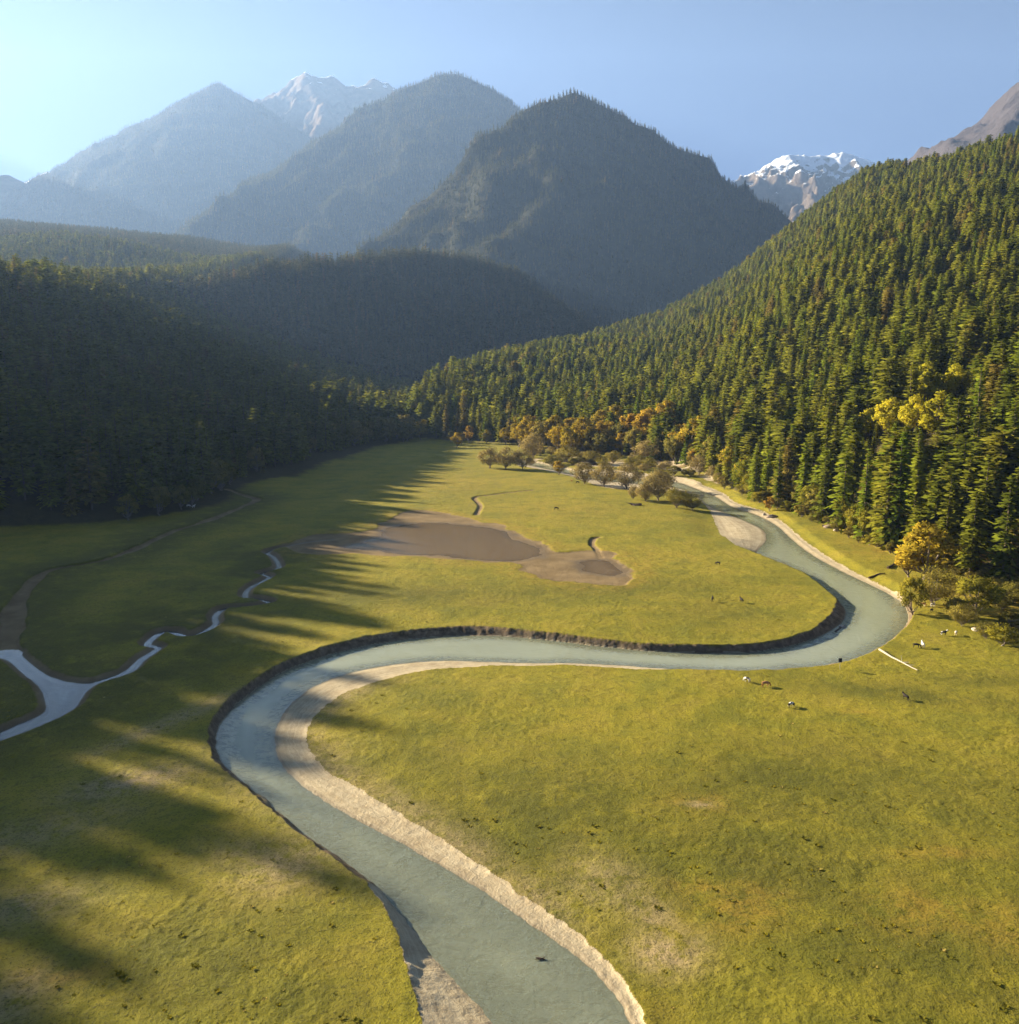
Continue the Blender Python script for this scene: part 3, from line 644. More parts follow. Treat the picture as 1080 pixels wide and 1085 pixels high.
far_enough = (np.hypot(x1[:, None] - used[None, :, 0], y1[:, None] - used[None, :, 1]).min(1) > 7.5)
# keep the birch and willow ground, the side stream and the grassy terrace free
sx_, sy_ = G(1050, 645)
far_enough &= ~((np.abs(x1 - sx_) < 28) & (y1 < sy_ + 22))
x1, y1, H1, h1 = x1[far_enough], y1[far_enough], H1[far_enough], h1[far_enough]
def proj(x, y, z):
    d = y * CP + (CAMH - z) * SP; return CX + F * x / d, CY - F * (y * SP + (z - CAMH) * CP) / d
YT = [(980,436,58,'upper yellow tree among conifers on the sunlit slope'),(1010,430,50,'yellow green tree beside the upper yellow tree on the slope'),(944,468,52,'left yellow tree of the lower golden row on the slope'),(968,466,54,'middle yellow tree of the lower golden row on the slope'),(992,468,54,'right yellow tree of the lower golden row on the slope'),(922,466,38,'small yellow tree alone among conifers left of the golden row')]
pb = proj(x1, y1, H1); pt = proj(x1, y1, H1 + h1); ok = np.ones(len(x1), bool)
for px, py, hp, _ in YT: ok &= ~((np.abs(pb[0] - px) < 15) & (pb[1] > py - 6) & (pt[1] < py - hp * .35))
h1 = np.where(ok, h1, h1 * .42)
order = np.argsort(y1 + np.where(np.abs(x1 / y1) > .60, 1e5, 0) + np.where(x1 < 70, 260, 0)); ind = order[:288]; rest = order[288:]
def pick_kind(n, up=0.):
    a = r.choice(9, n, p=[.18, .15, .14, .13, .13, .09, .05, .04, .09]); b = r.choice(9, n, p=[.05, .07, .04, .12, .05, .14, .20, .18, .15])
    return np.where(r.random(n) < up, b, a)
kd = pick_kind(len(x1), .35 + .65 * sstep(20, 120, H1)); BASEH = np.array([38, 36, 40, 34, 38, 33, 30, 28, 32, 38.])
for i in ind:
    q = kd[i]; green = r.random() < .34 and q < 5
    nearest = y1[i] < 430
    lab = 'tall evergreen conifer in the lower belt of the sunlit forest across the river'
    place_tree('conifer', (CONG if green else CON)[min(q, 4) if green else q], x1[i], y1[i], H1[i] - .4, h1[i] / BASEH[q], r.uniform(0, 6.28), lab, 'conifer', 'conifers in the lower belt of the sunlit hillside', sx=h1[i] / BASEH[q] * r.uniform(1.15, 1.5))
kk = kd.copy(); kk[r.random(len(kk)) < .20] = 9
forest('conifer_forest', 'sunlit conifer forest covering the upper hillside on the far side of the river', [(x1[i], y1[i], H1[i] - .4, h1[i] / BASEH[kk[i]], r.uniform(0, 6.28), kk[i]) for i in rest], MASS)
# the shaded hillside and the plateau behind it
x2, y2 = jgrid(-1500, -90, 120, 3000, 11.5, r)
H2 = hills(x2, y2); t_ = x2 / y2
k = (H2 > 2.5) & (((t_ > -.68) & (t_ < -.1)) | ((x2 > -640) & (x2 < -240) & (y2 > 180) & (y2 < 1000)))
x2, y2, H2 = x2[k], y2[k], H2[k]; h2 = 36 * r.uniform(.4, 1.2, len(x2))
inf = (x2 / y2 > -.68); k = cull(x2, y2, H2, h2, .006) | ~inf; x2, y2, H2, h2 = x2[k], y2[k], H2[k], h2[k]
xc_ = np.interp(y2, LC[:, 0], LC[:, 1]); k = ~((x2 < xc_ - 60) & (x2 / y2 < -.68)); x2, y2, H2, h2 = x2[k], y2[k], H2[k], h2[k]
forest('shaded_forest', 'dark conifer forest in shadow on the slope beside the brook', [(a, b, c - .4, d / BASEH[q], r.uniform(0, 6.28), q) for a, b, c, d, q in zip(x2, y2, H2, h2, pick_kind(len(x2)))], MASS)
# forests on the mountains and on the plateau below them
x3, y3 = jgrid(-2500, 500, 2000, 4600, 15, r)
def mtn_forest(name, label, key, others, s, box, line=None, boost=1.):
    x, y = jgrid(*box, s, r); t = x / y; k = (t > -.66) & (t < .66); x, y = x[k], y[k]
    z = mtn_h(key, x, y) if key else hills(x, y)
    o = hills(x, y) if key else np.full(len(x), -1.)
    for q in others: o = np.maximum(o, mtn_h(q, x, y))
    k = (z > o + .5) & (z > 3)
    if line: k &= z < line + 250 * (fbm(x / 150, y / 150, 3, 4) - .5)
    x, y, z = x[k], y[k], z[k]; h = 25 * boost * r.uniform(.5, 1.15, len(x)) * (s / 14) ** .25
    k = cull(x, y, z, h, .0015); x, y, z, h = x[k], y[k], z[k], h[k]
    q = r.integers(0, 3, len(x)); b = np.array([36, 34, 38.])
    print(name, len(x))
    return forest(name, label, [(x[i], y[i], z[i] - .5, h[i] / b[q[i]] * 1.05, r.uniform(0, 6.28), q[i]) for i in range(len(x))], FARM)
mtn_forest('plateau_forest', 'hazy sunlit conifer forest on the plateau below the far mountains', None, ['front', 'shelf'], 13.5, (-2700, 0, 1300, 4600))
mtn_forest('shelf_forest', 'shaded conifer forest on the shelf between the brook slope and the nearest mountain', 'shelf', [], 10.5, (-1200, 700, 1300, 3300), boost=1.25)
mtn_forest('mountain_forest', 'dark conifer forest covering the nearest pyramid shaped mountain', 'front', ['shelf'], 16.5, (-2000, 2800, 1800, 6200))
mtn_forest('mountain_forest', 'blue hazed conifer forest covering the broad middle mountain', 'middle', ['front'], 24, (-5000, 1900, 4900, 9100), boost=1.25)
mtn_forest('mountain_forest', 'pale hazed conifer forest covering the far pointed mountain on the sun side', 'far', ['middle'], 36, (-8000, -1000, 7800, 12000), boost=1.25)
# ------------------------------------------------------------------ broadleaf trees and riverside willows
BL = {
 'gold': [tree_meshes('golden_tree', broadleaf(s, 20, 13, 2400, 38, .08, .45), L_GOLD, PALEBARK) for s in (31, 32, 33)],
 'yellow': [tree_meshes('yellow_tree', broadleaf(s, 20, 14, 2600, 38, .06, .5), L_YELLOW, BARK) for s in (51, 52)],
 'orange': [tree_meshes('orange_tree', broadleaf(s, 20, 12, 2200, 34, .08, .45), L_ORANGE, PALEBARK) for s in (34, 35)],
 'olive': [tree_meshes('olive_tree', broadleaf(s, 20, 14, 2400, 38, .06, .45), L_OLIVE, PALEBARK) for s in (36, 37, 38)],
 'lime': [tree_meshes('lime_tree', broadleaf(s, 20, 18, 2800, 40, .06, .45), L_LIME, PALEBARK) for s in (39, 40)],
 'willow': [tree_meshes('willow', broadleaf(s, 20, 27, 4200, 54, .10, .42, 5, .9), L_BROWN, PALEBARK) for s in (41, 42, 43)],
 'oliwil': [tree_meshes('olive_willow', broadleaf(s, 20, 27, 4200, 54, .08, .42, 5, .9), L_OLIVE, PALEBARK) for s in (44, 45)]}
def bl(kind, px, py, hp, wp, label, name, cat, group=None):
    x, y, z = hit(px, py); k = depth(x, y, z) / F; H = hp * k; ML = BL[kind]; me = ML[int(r.integers(len(ML)))]
    w0 = {'yellow': 14, 'gold': 13, 'orange': 12, 'olive': 14, 'lime': 18, 'willow': 27, 'oliwil': 27}[kind]
    place_tree(name, me, x, y, z - .1, H / 20, r.uniform(0, 6.28), label, cat, group, sx=wp * k / w0)
gw = 'riverside willows on the meadow'
for a in [
 ('willow',519,496,23,30,'brown willow at the far end of the meadow clump, standing alone on its outer side'),
 ('willow',536,497,25,32,'rounded brown willow in the middle of the far meadow clump'),
 ('willow',554,497,22,28,'brown willow touching the white gravel at the near side of the far clump'),
 ('willow',565,486,28,34,'taller tan willow standing behind the far meadow clump'),
 ('willow',620,513,24,34,'brown willow at the left end of the row along the gravel channel'),
 ('willow',640,516,26,32,'second willow from the left in the row along the gravel channel'),
 ('willow',664,518,28,40,'widest olive brown willow in the row along the gravel channel'),
 ('willow',700,517,22,34,'brown willow behind the large dark one near the water'),
 ('willow',697,530,34,46,'largest spreading brown willow with dark shade beneath it'),
 ('willow',684,531,20,24,'small willow tucked in front of the largest willow'),
 ('willow',671,529,16,14,'thin little willow beside the dark brush heap'),
 ('oliwil',717,538,23,28,'round tan willow nearest the river sand bar'),
 ('oliwil',733,539,18,26,'low tan willow overhanging the bank by the blue water'),
 ('willow',741,503,22,30,'grey brown willow at the foot of the sunlit forest, across the channel'),
 ('willow',690,488,22,44,'wide brown thicket willow below the golden trees'),
 ('oliwil',669,497,14,18,'small yellowish willow bush on the gravel island'),
 ('oliwil',601,490,18,30,'dark olive willow bush behind the white gravel'),
 ('oliwil',586,492,15,24,'low olive willow bush at the edge of the white gravel'),
 ('oliwil',627,492,15,26,'olive willow bush beside the small blue pool'),
 ('oliwil',650,491,14,22,'grey green willow bush in the middle of the channel flats'),
 ('willow',757,508,16,22,'small brown willow on the grassy strip under the forest')]:
    bl(*a, 'willow_tree', 'willow', gw)
bl('orange', 592, 503, 17, 15, 'small orange bush standing alone on the pale gravel', 'orange_bush', 'bush')
bl('orange', 815, 540, 18, 12, 'small reddish brown bare tree at the water edge below the forest', 'reddish_tree', 'tree')
bl('gold', 980, 616, 70, 70, 'big golden yellow tree with open crown above the river bend', 'golden_tree', 'tree')
bl('gold', 963, 612, 34, 34, 'low yellow bush at the foot of the big golden tree', 'yellow_bush', 'bush')
bl('orange', 1031, 606, 34, 34, 'small tree with an orange top among the dark conifers', 'orange_tree', 'tree')
bl('oliwil', 990, 641, 42, 58, 'dense olive bush behind the grazing cattle on the near bank', 'olive_bush', 'bush')
bl('lime', 967, 650, 48, 36, 'slender pale green tree leaning at the water edge', 'young_tree', 'tree')
bl('lime', 1034, 652, 48, 58, 'large yellow green bush beside the orange grass patch', 'yellow_green_bush', 'bush')
bl('oliwil', 1020, 664, 26, 34, 'grey green bush in front of the large yellow green bush', 'grey_green_bush', 'bush')
bl('lime', 1062, 684, 26, 40, 'low round yellow green bush at the right edge beside the side stream', 'low_bush', 'bush')
bl('oliwil', 1045, 676, 20, 30, 'dark low bush between the side stream and the pasture', 'dark_bush', 'bush')
bl('olive', 1012, 655, 24, 26, 'shadowed dark bush on the pasture edge behind two pale cattle', 'shadowed_bush', 'bush')
bl('oliwil', 1075, 640, 24, 40, 'brown thicket behind the orange grass at the right edge', 'brown_thicket', 'thicket')
# golden grove at the valley head
gpts = []
hand = [('orange',497,469,20),('gold',489,471,14),('gold',640,474,44),('gold',655,470,46),('orange',690,478,52),('gold',700,474,56),('gold',735,487,52),('orange',722,484,40),('gold',560,474,38),('olive',575,476,36),('gold',590,476,40),('orange',606,477,38),('gold',620,480,42),('olive',636,484,30),('gold',550,473,28),('gold',536,471,20),('olive',516,470,18),('gold',775,505,38),('gold',790,515,34),('olive',755,492,36),('orange',668,478,44),('olive',672,484,34),('gold',604,482,34),('olive',700,487,32),('olive',718,491,30),('gold',428,465,22),('gold',437,465,25),('gold',446,466,24),('orange',421,465,18),('olive',478,469,14),('gold',484,474,18)]
names = {'gold': 'golden tree', 'orange': 'orange tree', 'olive': 'olive tree'}
special = {497: 'bright orange tree at the left end of the golden grove under tall conifers', 640: 'tall golden tree with an orange top at the centre of the grove', 690: 'orange crowned tree rising highest in the grove below the dark conifers', 700: 'tallest yellow tree at the back of the golden grove', 735: 'golden tree at the river side end of the grove', 775: 'yellow orange tree at the foot of the conifer slope beside the channel', 790: 'lower yellow tree near the channel bank under conifers', 428: 'yellow tree in the lit clump within the shaded forest edge', 484: 'lone rounded yellowish tree in front of the dark conifers'}
for kind, px, py, hp in hand:
    lab = special.get(px) or {'gold': 'golden leaved tree crowded within the autumn grove at the valley head', 'orange': 'orange leaved tree crowded within the autumn grove at the valley head', 'olive': 'olive green broadleaf tree crowded within the autumn grove at the valley head'}[kind]
    if px in (437, 446, 421): lab = 'small autumn tree in the lit clump beside the shaded forest edge'
    bl(kind, px, py, hp, hp * r.uniform(.62, .85), lab, 'autumn_tree', 'tree', 'autumn trees at the valley head')
for i in range(44):
    px = r.uniform(548, 748); base = np.interp(px, [505, 600, 690, 745], [470, 480, 486, 498]); py = base - r.uniform(0, 9)
    kind = r.choice(['gold', 'olive', 'orange'], p=[.36, .5, .14]); hp = r.uniform(22, 36)
    bl(kind, px, py, hp, hp * r.uniform(.7, .95), {'gold': 'golden leaved tree crowded within the autumn grove at the valley head', 'orange': 'orange leaved tree crowded within the autumn grove at the valley head', 'olive': 'olive green broadleaf tree crowded within the autumn grove at the valley head'}[kind], 'autumn_tree', 'tree', 'autumn trees at the valley head')
for px, py, hp, lab in YT:
    bl('yellow', px, py, hp, hp * .8, lab, 'yellow_tree', 'tree', 'yellow trees on the conifer slope')
for i in range(46):      # rounded broadleaf trees along the foot of the shaded slope
    px = r.uniform(130, 440); py = np.interp(px, [0, 150, 200, 300, 350, 440], [566, 552, 538, 484, 474, 467]) - r.uniform(-1, 5)
    hp = np.interp(px, [130, 250, 440], [40, 34, 26]) * r.uniform(.6, 1.1)
    bl('olive', px, py, hp, hp * r.uniform(.7, 1.1), 'rounded broadleaf tree at the foot of the shaded forest', 'broadleaf_tree', 'tree', 'broadleaf trees along the shaded forest edge')
for i in range(34):
    px = r.uniform(560, 770); base = np.interp(px, [560, 640, 700, 770], [486, 492, 498, 512]); py = base + r.uniform(-7, 5); hp = r.uniform(7, 13)
    bl(r.choice(['oliwil', 'willow', 'olive']), px, py, hp, hp * r.uniform(1.2, 2.0), 'low bush growing on the gravel flats before the autumn grove', 'low_bush', 'bush', 'low bushes on the gravel flats')
for i in range(40):
    k = i / 39; px = np.interp(k, [0, .25, .6, 1], [770, 830, 950, 1078]) + r.uniform(-4, 4); py = np.interp(px, [770, 800, 870, 905, 950, 1000, 1078], [518, 532, 556, 573, 592, 606, 628]) - r.uniform(0, 5); hp = r.uniform(8, 18)
    bl(r.choice(['olive', 'oliwil', 'lime'], p=[.5, .3, .2]), px, py, hp, hp * r.uniform(.9, 1.6), 'undergrowth bush at the foot of the sunlit conifers above the river terrace', 'undergrowth_bush', 'bush', 'undergrowth bushes along the sunlit forest foot')
for i in range(22):
    px = r.uniform(770, 940); py = np.interp(px, [770, 800, 870, 905, 950], [516, 530, 554, 571, 590]) - r.uniform(3, 16); hp = r.uniform(24, 44)
    bl(r.choice(['lime', 'olive'], p=[.7, .3]), px, py, hp, hp * r.uniform(.7, .95), 'leafy broadleaf tree mixed among the conifers on the lowest slope above the terrace', 'broadleaf_tree', 'tree', 'broadleaf trees among the lowest conifers')
for i in range(14):
    px = r.uniform(1035, 1090); py = r.uniform(628, 690) if px > 1062 else r.uniform(622, 640); hp = r.uniform(10, 22)
    bl(r.choice(['olive', 'oliwil', 'lime']), px, py, hp, hp * r.uniform(1., 1.6), 'bush in the thicket around the side stream at the edge of the pasture', 'thicket_bush', 'bush', 'bushes around the side stream')
gr = np.random.default_rng(5); n = 12
a = gr.uniform(0, 6.28, n); d = np.stack([np.cos(a), np.sin(a), np.zeros(n)], 1); up = np.array([0, 0, 1.])
ctr = d * gr.uniform(.05, .36, n)[:, None] + up * .09; tv, tf = rhombi(ctr, d * .20 + up * gr.uniform(.06, .14, n)[:, None], np.stack([-d[:, 1], d[:, 0], 0 * a], 1) * .14, d)
def tuft(nm, ca, cb): return bpy.data.objects.new('tussock', mesh_np('tussock', tv, tf, {'tone': np.repeat(gr.random(n), 4)}, True, [leaf_mat(nm, ca, cb)]))
TUFTS = [tuft('green_tussock_blades', (.19, .165, .014), (.25, .20, .018)), tuft('dry_tussock_blades', (.26, .21, .06), (.32, .24, .07)), tuft('dark_herb_leaves', (.12, .115, .014), (.17, .14, .02))]
N = 90000; td = CAMH / np.tan(PITCH + np.arctan((gr.uniform(610, 1140, N) - CY) / F)); tx = td * gr.uniform(-.67, .67, N)
tz, TA = ground_fields(tx, td, False)
dens = (.10 + .45 * TA['lush_shade'] + .5 * sstep(.50, .66, fbm(tx / 16, td / 16, 3, 82))) * np.clip(td / 130, .35, 1) * .035 * (1 - sstep(230, 330, td) * .8); k = (TA['C'] < -.3) & (TA['mud'] < .2) & (TA['sand'] < .2) & (TA['cut'] < -1) & (TA['forest'] < .5) & (gr.random(N) < dens * .75)
tx, td, tz = tx[k], td[k], tz[k]; lu = TA['lush_shade'][k]; dk = sstep(.55, .62, fbm(tx / 9, td / 9, 3, 97))
ki = np.where(gr.random(len(tx)) < .06 + .55 * dk, 2, np.where(gr.random(len(tx)) < .25, 1, 0))
forest('tussock_grass', 'tussocks of coarse grass and low herbs dotted over the near meadow', list(zip(tx, td, tz - .03, gr.uniform(.3, .95, len(tx)) * (1 + .35 * (ki == 2)), gr.uniform(0, 6.28, len(tx)), ki)), TUFTS)['category'] = 'grass'
print('tussocks', len(tx))
# ------------------------------------------------------------------ cattle
def skin_mesh(name, V, E, Rr, lv=2):
    me = bpy.data.meshes.new(name); me.from_pydata(V, E, []); ob = bpy.data.objects.new(name, me); COL.objects.link(ob)
    sk = ob.modifiers.new('s', 'SKIN'); ss = ob.modifiers.new('u', 'SUBSURF'); ss.levels = lv; ss.render_levels = lv
    for i, d in enumerate(me.skin_vertices[0].data): d.radius = Rr[i] if isinstance(Rr[i], tuple) else (Rr[i], Rr[i]); d.use_root = i == 0
    dg = bpy.context.evaluated_depsgraph_get(); out = bpy.data.meshes.new_from_object(ob.evaluated_get(dg)); out.name = name
    bpy.data.objects.remove(ob); bpy.data.meshes.remove(me)
    for p in out.polygons: p.use_smooth = True
    return out
def cow_mesh(graze):
    V = [(-.62, 0, 1.12), (-.2, 0, 1.08), (.3, 0, 1.1), (.68, 0, 1.2)]; Rr = [(.30, .30), (.38, .36), (.37, .36), (.30, .26)]; E = [(0, 1), (1, 2), (2, 3)]
    if graze: hd = [(.98, 0, 1.0), (1.18, 0, .62), (1.30, 0, .30), (1.36, 0, .10)]
    else: hd = [(.95, 0, 1.42), (1.13, 0, 1.58), (1.34, 0, 1.50), (1.52, 0, 1.40)]
    for p, q in zip(hd, (.19, .16, .13, .085)):
        V.append(p); Rr.append(q); E.append((3 if len(V) == 5 else len(V) - 2, len(V) - 1))
    h = 5; hv = np.array(hd[1])
    for s in (-1, 1):
        V.append((hv[0], .20 * s, hv[2] + .06)); Rr.append(.05); E.append((h, len(V) - 1))          # ear
    for s in (-1, 1):
        V.append((hv[0] + .04, .11 * s, hv[2] + .20)); Rr.append(.03); E.append((h, len(V) - 1))
        V.append((hv[0] + .12, .19 * s, hv[2] + .33)); Rr.append(.012); E.append((len(V) - 2, len(V) - 1))   # horn
    for (x, at, back) in ((.58, 3, False), (-.66, 0, True)):
        for s in (-1, 1):
            pts = [(x, .2 * s, .95, .15), (x + (.08 if back else .02), .19 * s, .66, .10), (x - (.10 if back else -.0), .18 * s, .42 if back else .40, .065), (x - (.03 if back else .0), .18 * s, .10, .05), (x + .05, .18 * s, .02, .055)]
            pr = at
            for (a, b, c, q) in pts:
                V.append((a, b, c)); Rr.append(q); E.append((pr, len(V) - 1)); pr = len(V) - 1
    pr = 0
    for p, q in (((-.90, 0, 1.2), .05), ((-1.0, 0, .85), .03), ((-1.0, 0, .5), .045)):
        V.append(p); Rr.append(q); E.append((pr, len(V) - 1)); pr = len(V) - 1
    return skin_mesh('cow', V, E, Rr, 1)
COW = {True: cow_mesh(True), False: cow_mesh(False)}
def hide(name, a, b, thr):
    t = NT(name); v = t.n('ShaderNodeTexCoord').outputs['Object']; rnd = t.n('ShaderNodeObjectInfo').outputs['Random']
    off = t.n('ShaderNodeVectorMath', {0: v, 1: t.n('ShaderNodeCombineXYZ', {0: t.math('MULTIPLY', rnd, 40.)})}, operation='ADD').outputs[0]
    n = t.noise(1.3, 2, .5, off); c = t.mix(t.ramp(n, thr - .02, thr + .02), a, b)
    return t.surf(t.n('ShaderNodeBsdfPrincipled', {'Base Color': c, 'Roughness': .8, 'Specular IOR Level': .2}))
HIDE = {'black': hide('black_hide', (.012, .010, .009), (.03, .02, .016), .5), 'brown': hide('brown_hide', (.30, .13, .05), (.36, .17, .07), .5),
 'white': hide('white_hide', (.55, .50, .43), (.6, .55, .48), .5), 'pied': hide('pied_hide', (.02, .017, .015), (.72, .68, .6), .52), 'cream': hide('cream_hide', (.62, .50, .34), (.7, .6, .45), .5), 'fawn': hide('fawn_hide', (.42, .20, .08), (.75, .68, .58), .58)}
COWM = {}
def cow(px, py, col, graze, rot, label, s=1.0):
    if (col, graze) not in COWM:
        m = COW[graze].copy(); m.materials.clear(); m.materials.append(HIDE[col]); COWM[(col, graze)] = m
    x, y = G(px, py); z = float(ground_z(x, y)[0])
    o = link('cow', COWM[(col, graze)], label=label, category='cow', group='cattle grazing on the meadow')
    o.location = (x, y, z + .02); o.rotation_euler = (0, 0, rot); o.scale = (s * .8,) * 3
cow(792, 723, 'pied', True, 2.2, 'pied white and dark cow beside the brown cow near the river', 1.15)
cow(811, 728, 'brown', True, .2, 'reddish brown cow standing side on near the river', 1.3)
cow(838, 750, 'pied', True, .6, 'dark cow with white belly farthest down the near pasture', 1.15)
cow(960, 742, 'black', False, 1.9, 'black cow alone on the dark scrub patch in the near pasture', 1.15)
cow(971, 686, 'black', True, -.3, 'black grazing cow beside the upright white cow near the fallen log', 1.2)
cow(978, 686, 'white', False, 1.4, 'white cow turned end on beside a black grazing cow', 1.3)
cow(1000, 673, 'pied', False, .1, 'pied cow with a dark back standing left of the cream cow', 1.15)
cow(1013, 673, 'cream', True, 1.0, 'cream cow grazing nearest the bushes', 1.15)
cow(987, 649.5, 'black', True, .8, 'black cow at the foot of the olive bush by the river', 1.1)
cow(978, 643, 'fawn', True, .1, 'tan cow half under the olive bush', 1.1)
cow(988, 644, 'white', True, .4, 'white cow behind the black cow under the olive bush', 1.1)
cow(761, 599, 'black', True, 2.4, 'black cow highest on the far meadow tongue near the sand bar', 1.2)
cow(755, 637.5, 'black', False, 1.3, 'black cow on the left of the pair on the far meadow tongue', 1.2)
cow(786, 638, 'black', False, 1.8, 'black cow on the right of the pair on the far meadow tongue', 1.25)
cow(589.5, 540.5, 'black', True, .1, 'lone black cow in the middle of the far meadow beyond the mud flat', 1.5)
cow(612, 512, 'black', True, .3, 'dark cow in the grass in front of the willow row', 1.3)
cow(606, 510.5, 'brown', True, 1.3, 'brown cow in the grass left of the willow row', 1.3)
cow(200, 540, 'white', True, .3, 'pale cow on the left of the pair by the shaded forest foot', 1.3)
cow(205.5, 540, 'white', False, 1.2, 'pale cow on the right of the pair by the shaded forest foot', 1.3)
# ------------------------------------------------------------------ logs, stones, post
WOOD = simple('bleached_wood', (.40, .35, .27), .8, .2, 6., .03); DARKW = simple('dark_driftwood', (.075, .05, .035), .9, .4, 5., .05)
def log(pa, pb, rad, mat, label, stubs=3, seed=0, name='fallen_log', cat='log'):
    q = np.random.default_rng(seed); (ax, ay), (bx, by) = G(*pa), G(*pb); n = 9; path = []
    for i in range(n):
        t = i / (n - 1); x = ax + (bx - ax) * t + q.normal(0, .08); y = ay + (by - ay) * t + q.normal(0, .08)
        path.append((x, y, float(ground_z(x, y)[0]) + rad * .75))
    parts = [tube(path, [rad * (1.15 - .75 * i / (n - 1)) for i in range(n)], 9)]
    L = math.hypot(bx - ax, by - ay)
    for k in range(stubs):
        i = int(q.integers(2, n - 1)); p = np.array(path[i]); d = q.normal(0, 1, 3); d[2] = abs(d[2]) * .6; d /= np.linalg.norm(d)
        parts.append(tube([p, p + d * L * .06, p + d * L * .11 + np.array([0, 0, .1])], [rad * .4, rad * .25, rad * .08], 5))
    for e, rr in ((0, 1.15), (-1, .4)):     # close the ends
        p = np.array(path[e]); c = p + np.array([0, 0, 0.0]); parts.append(tube([c, c + (np.array(path[e]) - np.array(path[1 if e == 0 else -2])) * .02], [rad * rr * .999, .01], 9))
    V, Fq = join(parts); ctr = np.array([path[0][0], path[0][1], path[0][2] - rad])
    o = link(name, mesh_np(name, V - ctr, Fq, None, True, [mat]), label=label, category=cat); o.location = ctr
log((931, 688.5), (972, 710), .27, WOOD, 'long bleached white tree trunk lying on grass from the river bank', 4, 3)
log((941, 602), (953, 596.5), .45, DARKW, 'brown log at the end of the reddish grass terrace', 2, 4)
log((921, 609), (938, 607.5), .35, DARKW, 'dark log lying in grass above the pale gravel bank', 2, 5)
log((872, 557.5), (893, 560), .5, DARKW, 'dark fallen trunk at the forest foot beside boulders', 4, 6)
log((886, 662), (897, 655), .25, DARKW, 'thin driftwood branch on the tip of the gravel spit', 4, 8, 'driftwood_branch', 'driftwood')
def snag(px, py, size, z, label, name, cat, seed, n=9):
    q = np.random.default_rng(seed); x, y = G(px, py, z); parts = []
    for i in range(n):
        a = q.uniform(0, 6.28); L = size * q.uniform(.5, 1.1); p = np.array([q.normal(0, size * .18), q.normal(0, size * .12), .1]); d = np.array([math.cos(a), math.sin(a) * .6, q.uniform(.02, .3)])
        parts.append(tube([p - d * L * .4, p + d * L * .2 + q.normal(0, .05, 3), p + d * L * .7 + q.normal(0, .08, 3)], [.16 * size / 2.2, .12 * size / 2.2, .03], 6))
    V, Fq = join(parts); o = link(name, mesh_np(name, V, Fq, None, True, [DARKW]), label=label, category=cat); o.location = (x, y, z)
snag(573, 1016, 1.0, WZ + .05, 'dark branching snag poking out of the shallow river', 'river_snag', 'driftwood', 11)
x, y = G(674, 535); snag(674, 535, 5.5, float(ground_z(x, y)[0]) + .2, 'dark brush heap on the grass in front of the willows', 'brush_heap', 'brush heap', 12, 46)
STONE = simple('grey_brown_stone', (.26, .20, .155), .9, .4, 1.5, .15); PALES = simple('pale_stone', (.36, .31, .25), .9, .25, 1.5, .12)
def boulder(px, py, s, mat, label, seed, z=None):
    bm = bmesh.new(); bmesh.ops.create_icosphere(bm, subdivisions=3, radius=1); q = np.random.default_rng(seed); o3 = q.uniform(0, 50, 3)
    from mathutils import noise as mn
    for v in bm.verts:
        p = v.co.copy(); d = 1 + .38 * mn.noise(p * 1.2 + Vector(o3)) + .15 * mn.noise(p * 3 + Vector(o3)); v.co = p * d; v.co.x *= s[0]; v.co.y *= s[1]; v.co.z *= s[2]
    me = bpy.data.meshes.new('boulder'); bm.to_mesh(me); bm.free(); me.materials.append(mat)
    for p in me.polygons: p.use_smooth = True
    x, y = G(px, py); o = link('boulder', me, label=label, category='boulder'); o.location = (x, y, (float(ground_z(x, y)[0]) if z is None else z) + s[2] * .25); o.rotation_euler = (0, 0, q.uniform(0, 6))
boulder(879, 559, (2.6, 1.8, 1.3), STONE, 'large rounded boulder at the forest foot above the terrace', 1)
boulder(886, 562, (1.4, 1.2, .9), PALES, 'pale boulder right of the large rounded one', 2)
boulder(818, 545, (3.2, 1.6, 1.0), STONE, 'reddish flat rock at the water edge below the bare tree', 3)
boulder(810, 543, (1.1, .9, .9), PALES, 'white stone left of the reddish flat rock', 4)
boulder(893, 657, (1.3, .8, .5), PALES, 'pale stone on the tip of the gravel spit', 5)
boulder(745, 521, (1.5, 1.2, .8), STONE, 'dark stone in the blue water of the upper channel', 6)
boulder(1034, 668, (1.2, 1.0, .8), PALES, 'pale stone on the grass below the grey green bush', 7)
IRON = simple('dark_painted_metal', (.018, .020, .024), .5, .2, 8., .005)
x, y = G(890, 709); z = float(ground_z(x, y)[0])
post = bpy.data.objects.new('monitoring_post', None); COL.objects.link(post); post.location = (x, y, z); post['label'] = 'thin post with a dark box on top at the river edge'; post['category'] = 'post'
V, Fq = tube([(0, 0, -.4), (0, 0, 1.2), (0, 0, 2.0)], [.05, .045, .045], 8); link('pole', mesh_np('pole', V, Fq, None, True, [simple('galvanised_pole', (.32, .31, .29), .5, .1, 6., .003)]), post)
bm = bmesh.new(); bmesh.ops.create_cube(bm, size=1); bmesh.ops.scale(bm, vec=(.85, .5, 1.0), verts=bm.verts); bmesh.ops.bevel(bm, geom=bm.edges[:], offset=.06, segments=2, affect='EDGES'); bmesh.ops.translate(bm, vec=(0, 0, 2.4), verts=bm.verts)
me = bpy.data.meshes.new('box'); bm.to_mesh(me); bm.free(); me.materials.append(IRON); link('box', me, post)
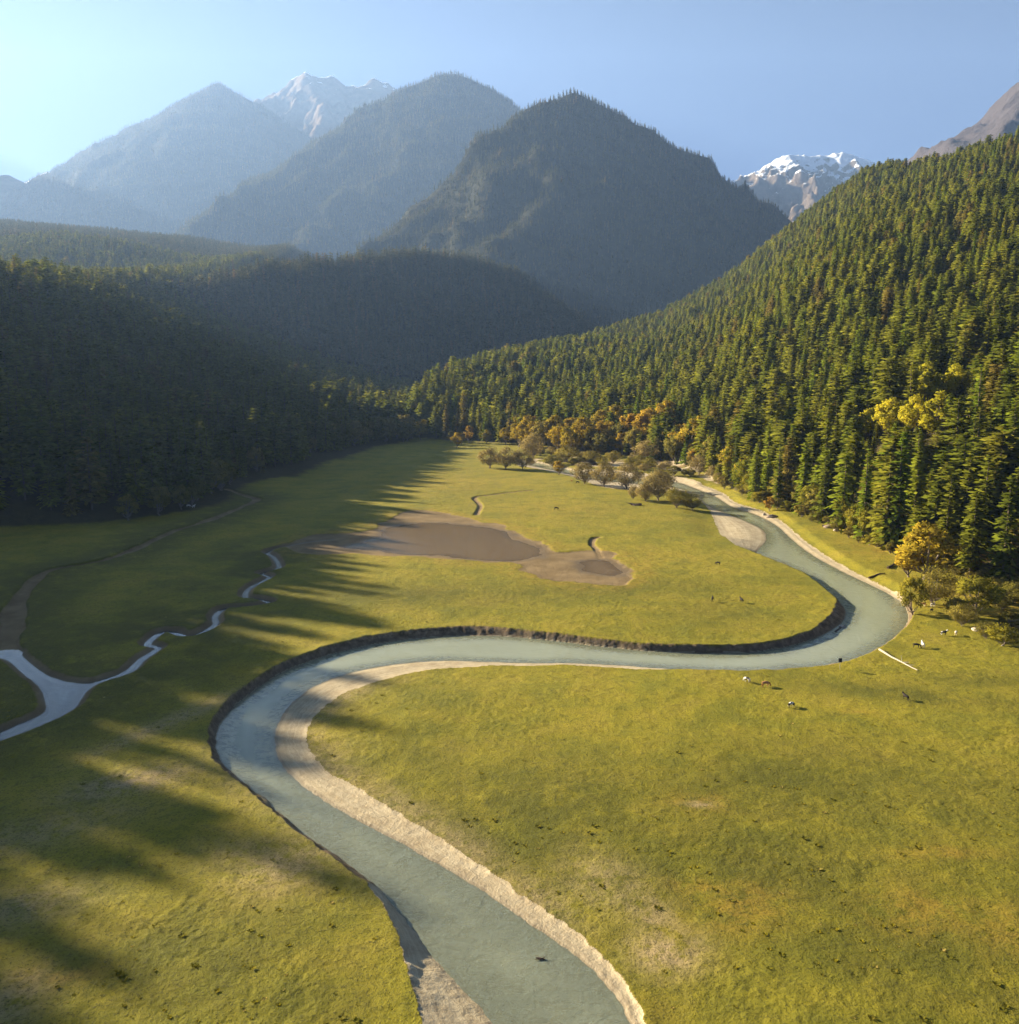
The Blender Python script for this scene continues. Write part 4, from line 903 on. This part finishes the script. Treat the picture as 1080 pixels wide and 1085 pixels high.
# ------------------------------------------------------------------ air, sky, sun, camera
bm = bmesh.new(); bmesh.ops.create_cube(bm, size=1)
for v in bm.verts: v.co = (v.co.x * 152000, 7200 + v.co.y * 15000, -26 if v.co.z < 0 else 4900)
me = bpy.data.meshes.new('haze'); bm.to_mesh(me); bm.free()
t = NT('valley_haze'); pv = t.n('ShaderNodeVolumePrincipled', {'Color': (.345, .55, .96, 1), 'Density': 4.5e-5, 'Anisotropy': .30})
t.t.links.new(pv.outputs[0], t.out.inputs['Volume']); me.materials.append(t.m); link('haze', me, kind='stuff')
w = bpy.data.worlds.new('World'); SC.world = w; w.use_nodes = True
sk = w.node_tree.nodes.new('ShaderNodeTexSky'); sk.sky_type = 'NISHITA'; sk.sun_disc = False; sk.sun_elevation = SUN_EL; sk.sun_rotation = -SUN_AZ; sk.altitude = 3000; sk.air_density = .22; sk.dust_density = .2; sk.ozone_density = 1.0
bg = w.node_tree.nodes['Background']; bg.inputs[1].default_value = .05; w.node_tree.links.new(sk.outputs[0], bg.inputs[0])
sl = bpy.data.lights.new('sun', 'SUN'); sl.energy = 5.0; sl.angle = math.radians(.45); sl.color = (1, .86, .63)
so = bpy.data.objects.new('sun', sl); COL.objects.link(so)
sd = Vector((-math.sin(SUN_AZ) * math.cos(SUN_EL), math.cos(SUN_AZ) * math.cos(SUN_EL), math.sin(SUN_EL))); so.rotation_euler = sd.to_track_quat('Z', 'Y').to_euler(); so.location = (-300, 100, 500)
cd = bpy.data.cameras.new('camera'); cd.sensor_fit = 'HORIZONTAL'; cd.sensor_width = 36; cd.lens = 36 * F / 1080; cd.clip_start = 1; cd.clip_end = 60000
co = bpy.data.objects.new('camera', cd); COL.objects.link(co); co.location = (0, 0, CAMH); co.rotation_euler = (math.pi / 2 - PITCH, 0, 0); SC.camera = co
SC.view_settings.view_transform = 'Standard'; SC.view_settings.look = 'None'; SC.view_settings.exposure = 2.62; SC.view_settings.gamma = 1
SC.render.engine = 'CYCLES'; c = SC.cycles
c.use_denoising = True; c.denoiser = 'OPENIMAGEDENOISE'; c.use_adaptive_sampling = True; c.adaptive_threshold = .02
c.max_bounces = 5; c.diffuse_bounces = 2; c.glossy_bounces = 2; c.transmission_bounces = 3; c.transparent_max_bounces = 8; c.volume_bounces = 0
c.caustics_reflective = False; c.caustics_refractive = False
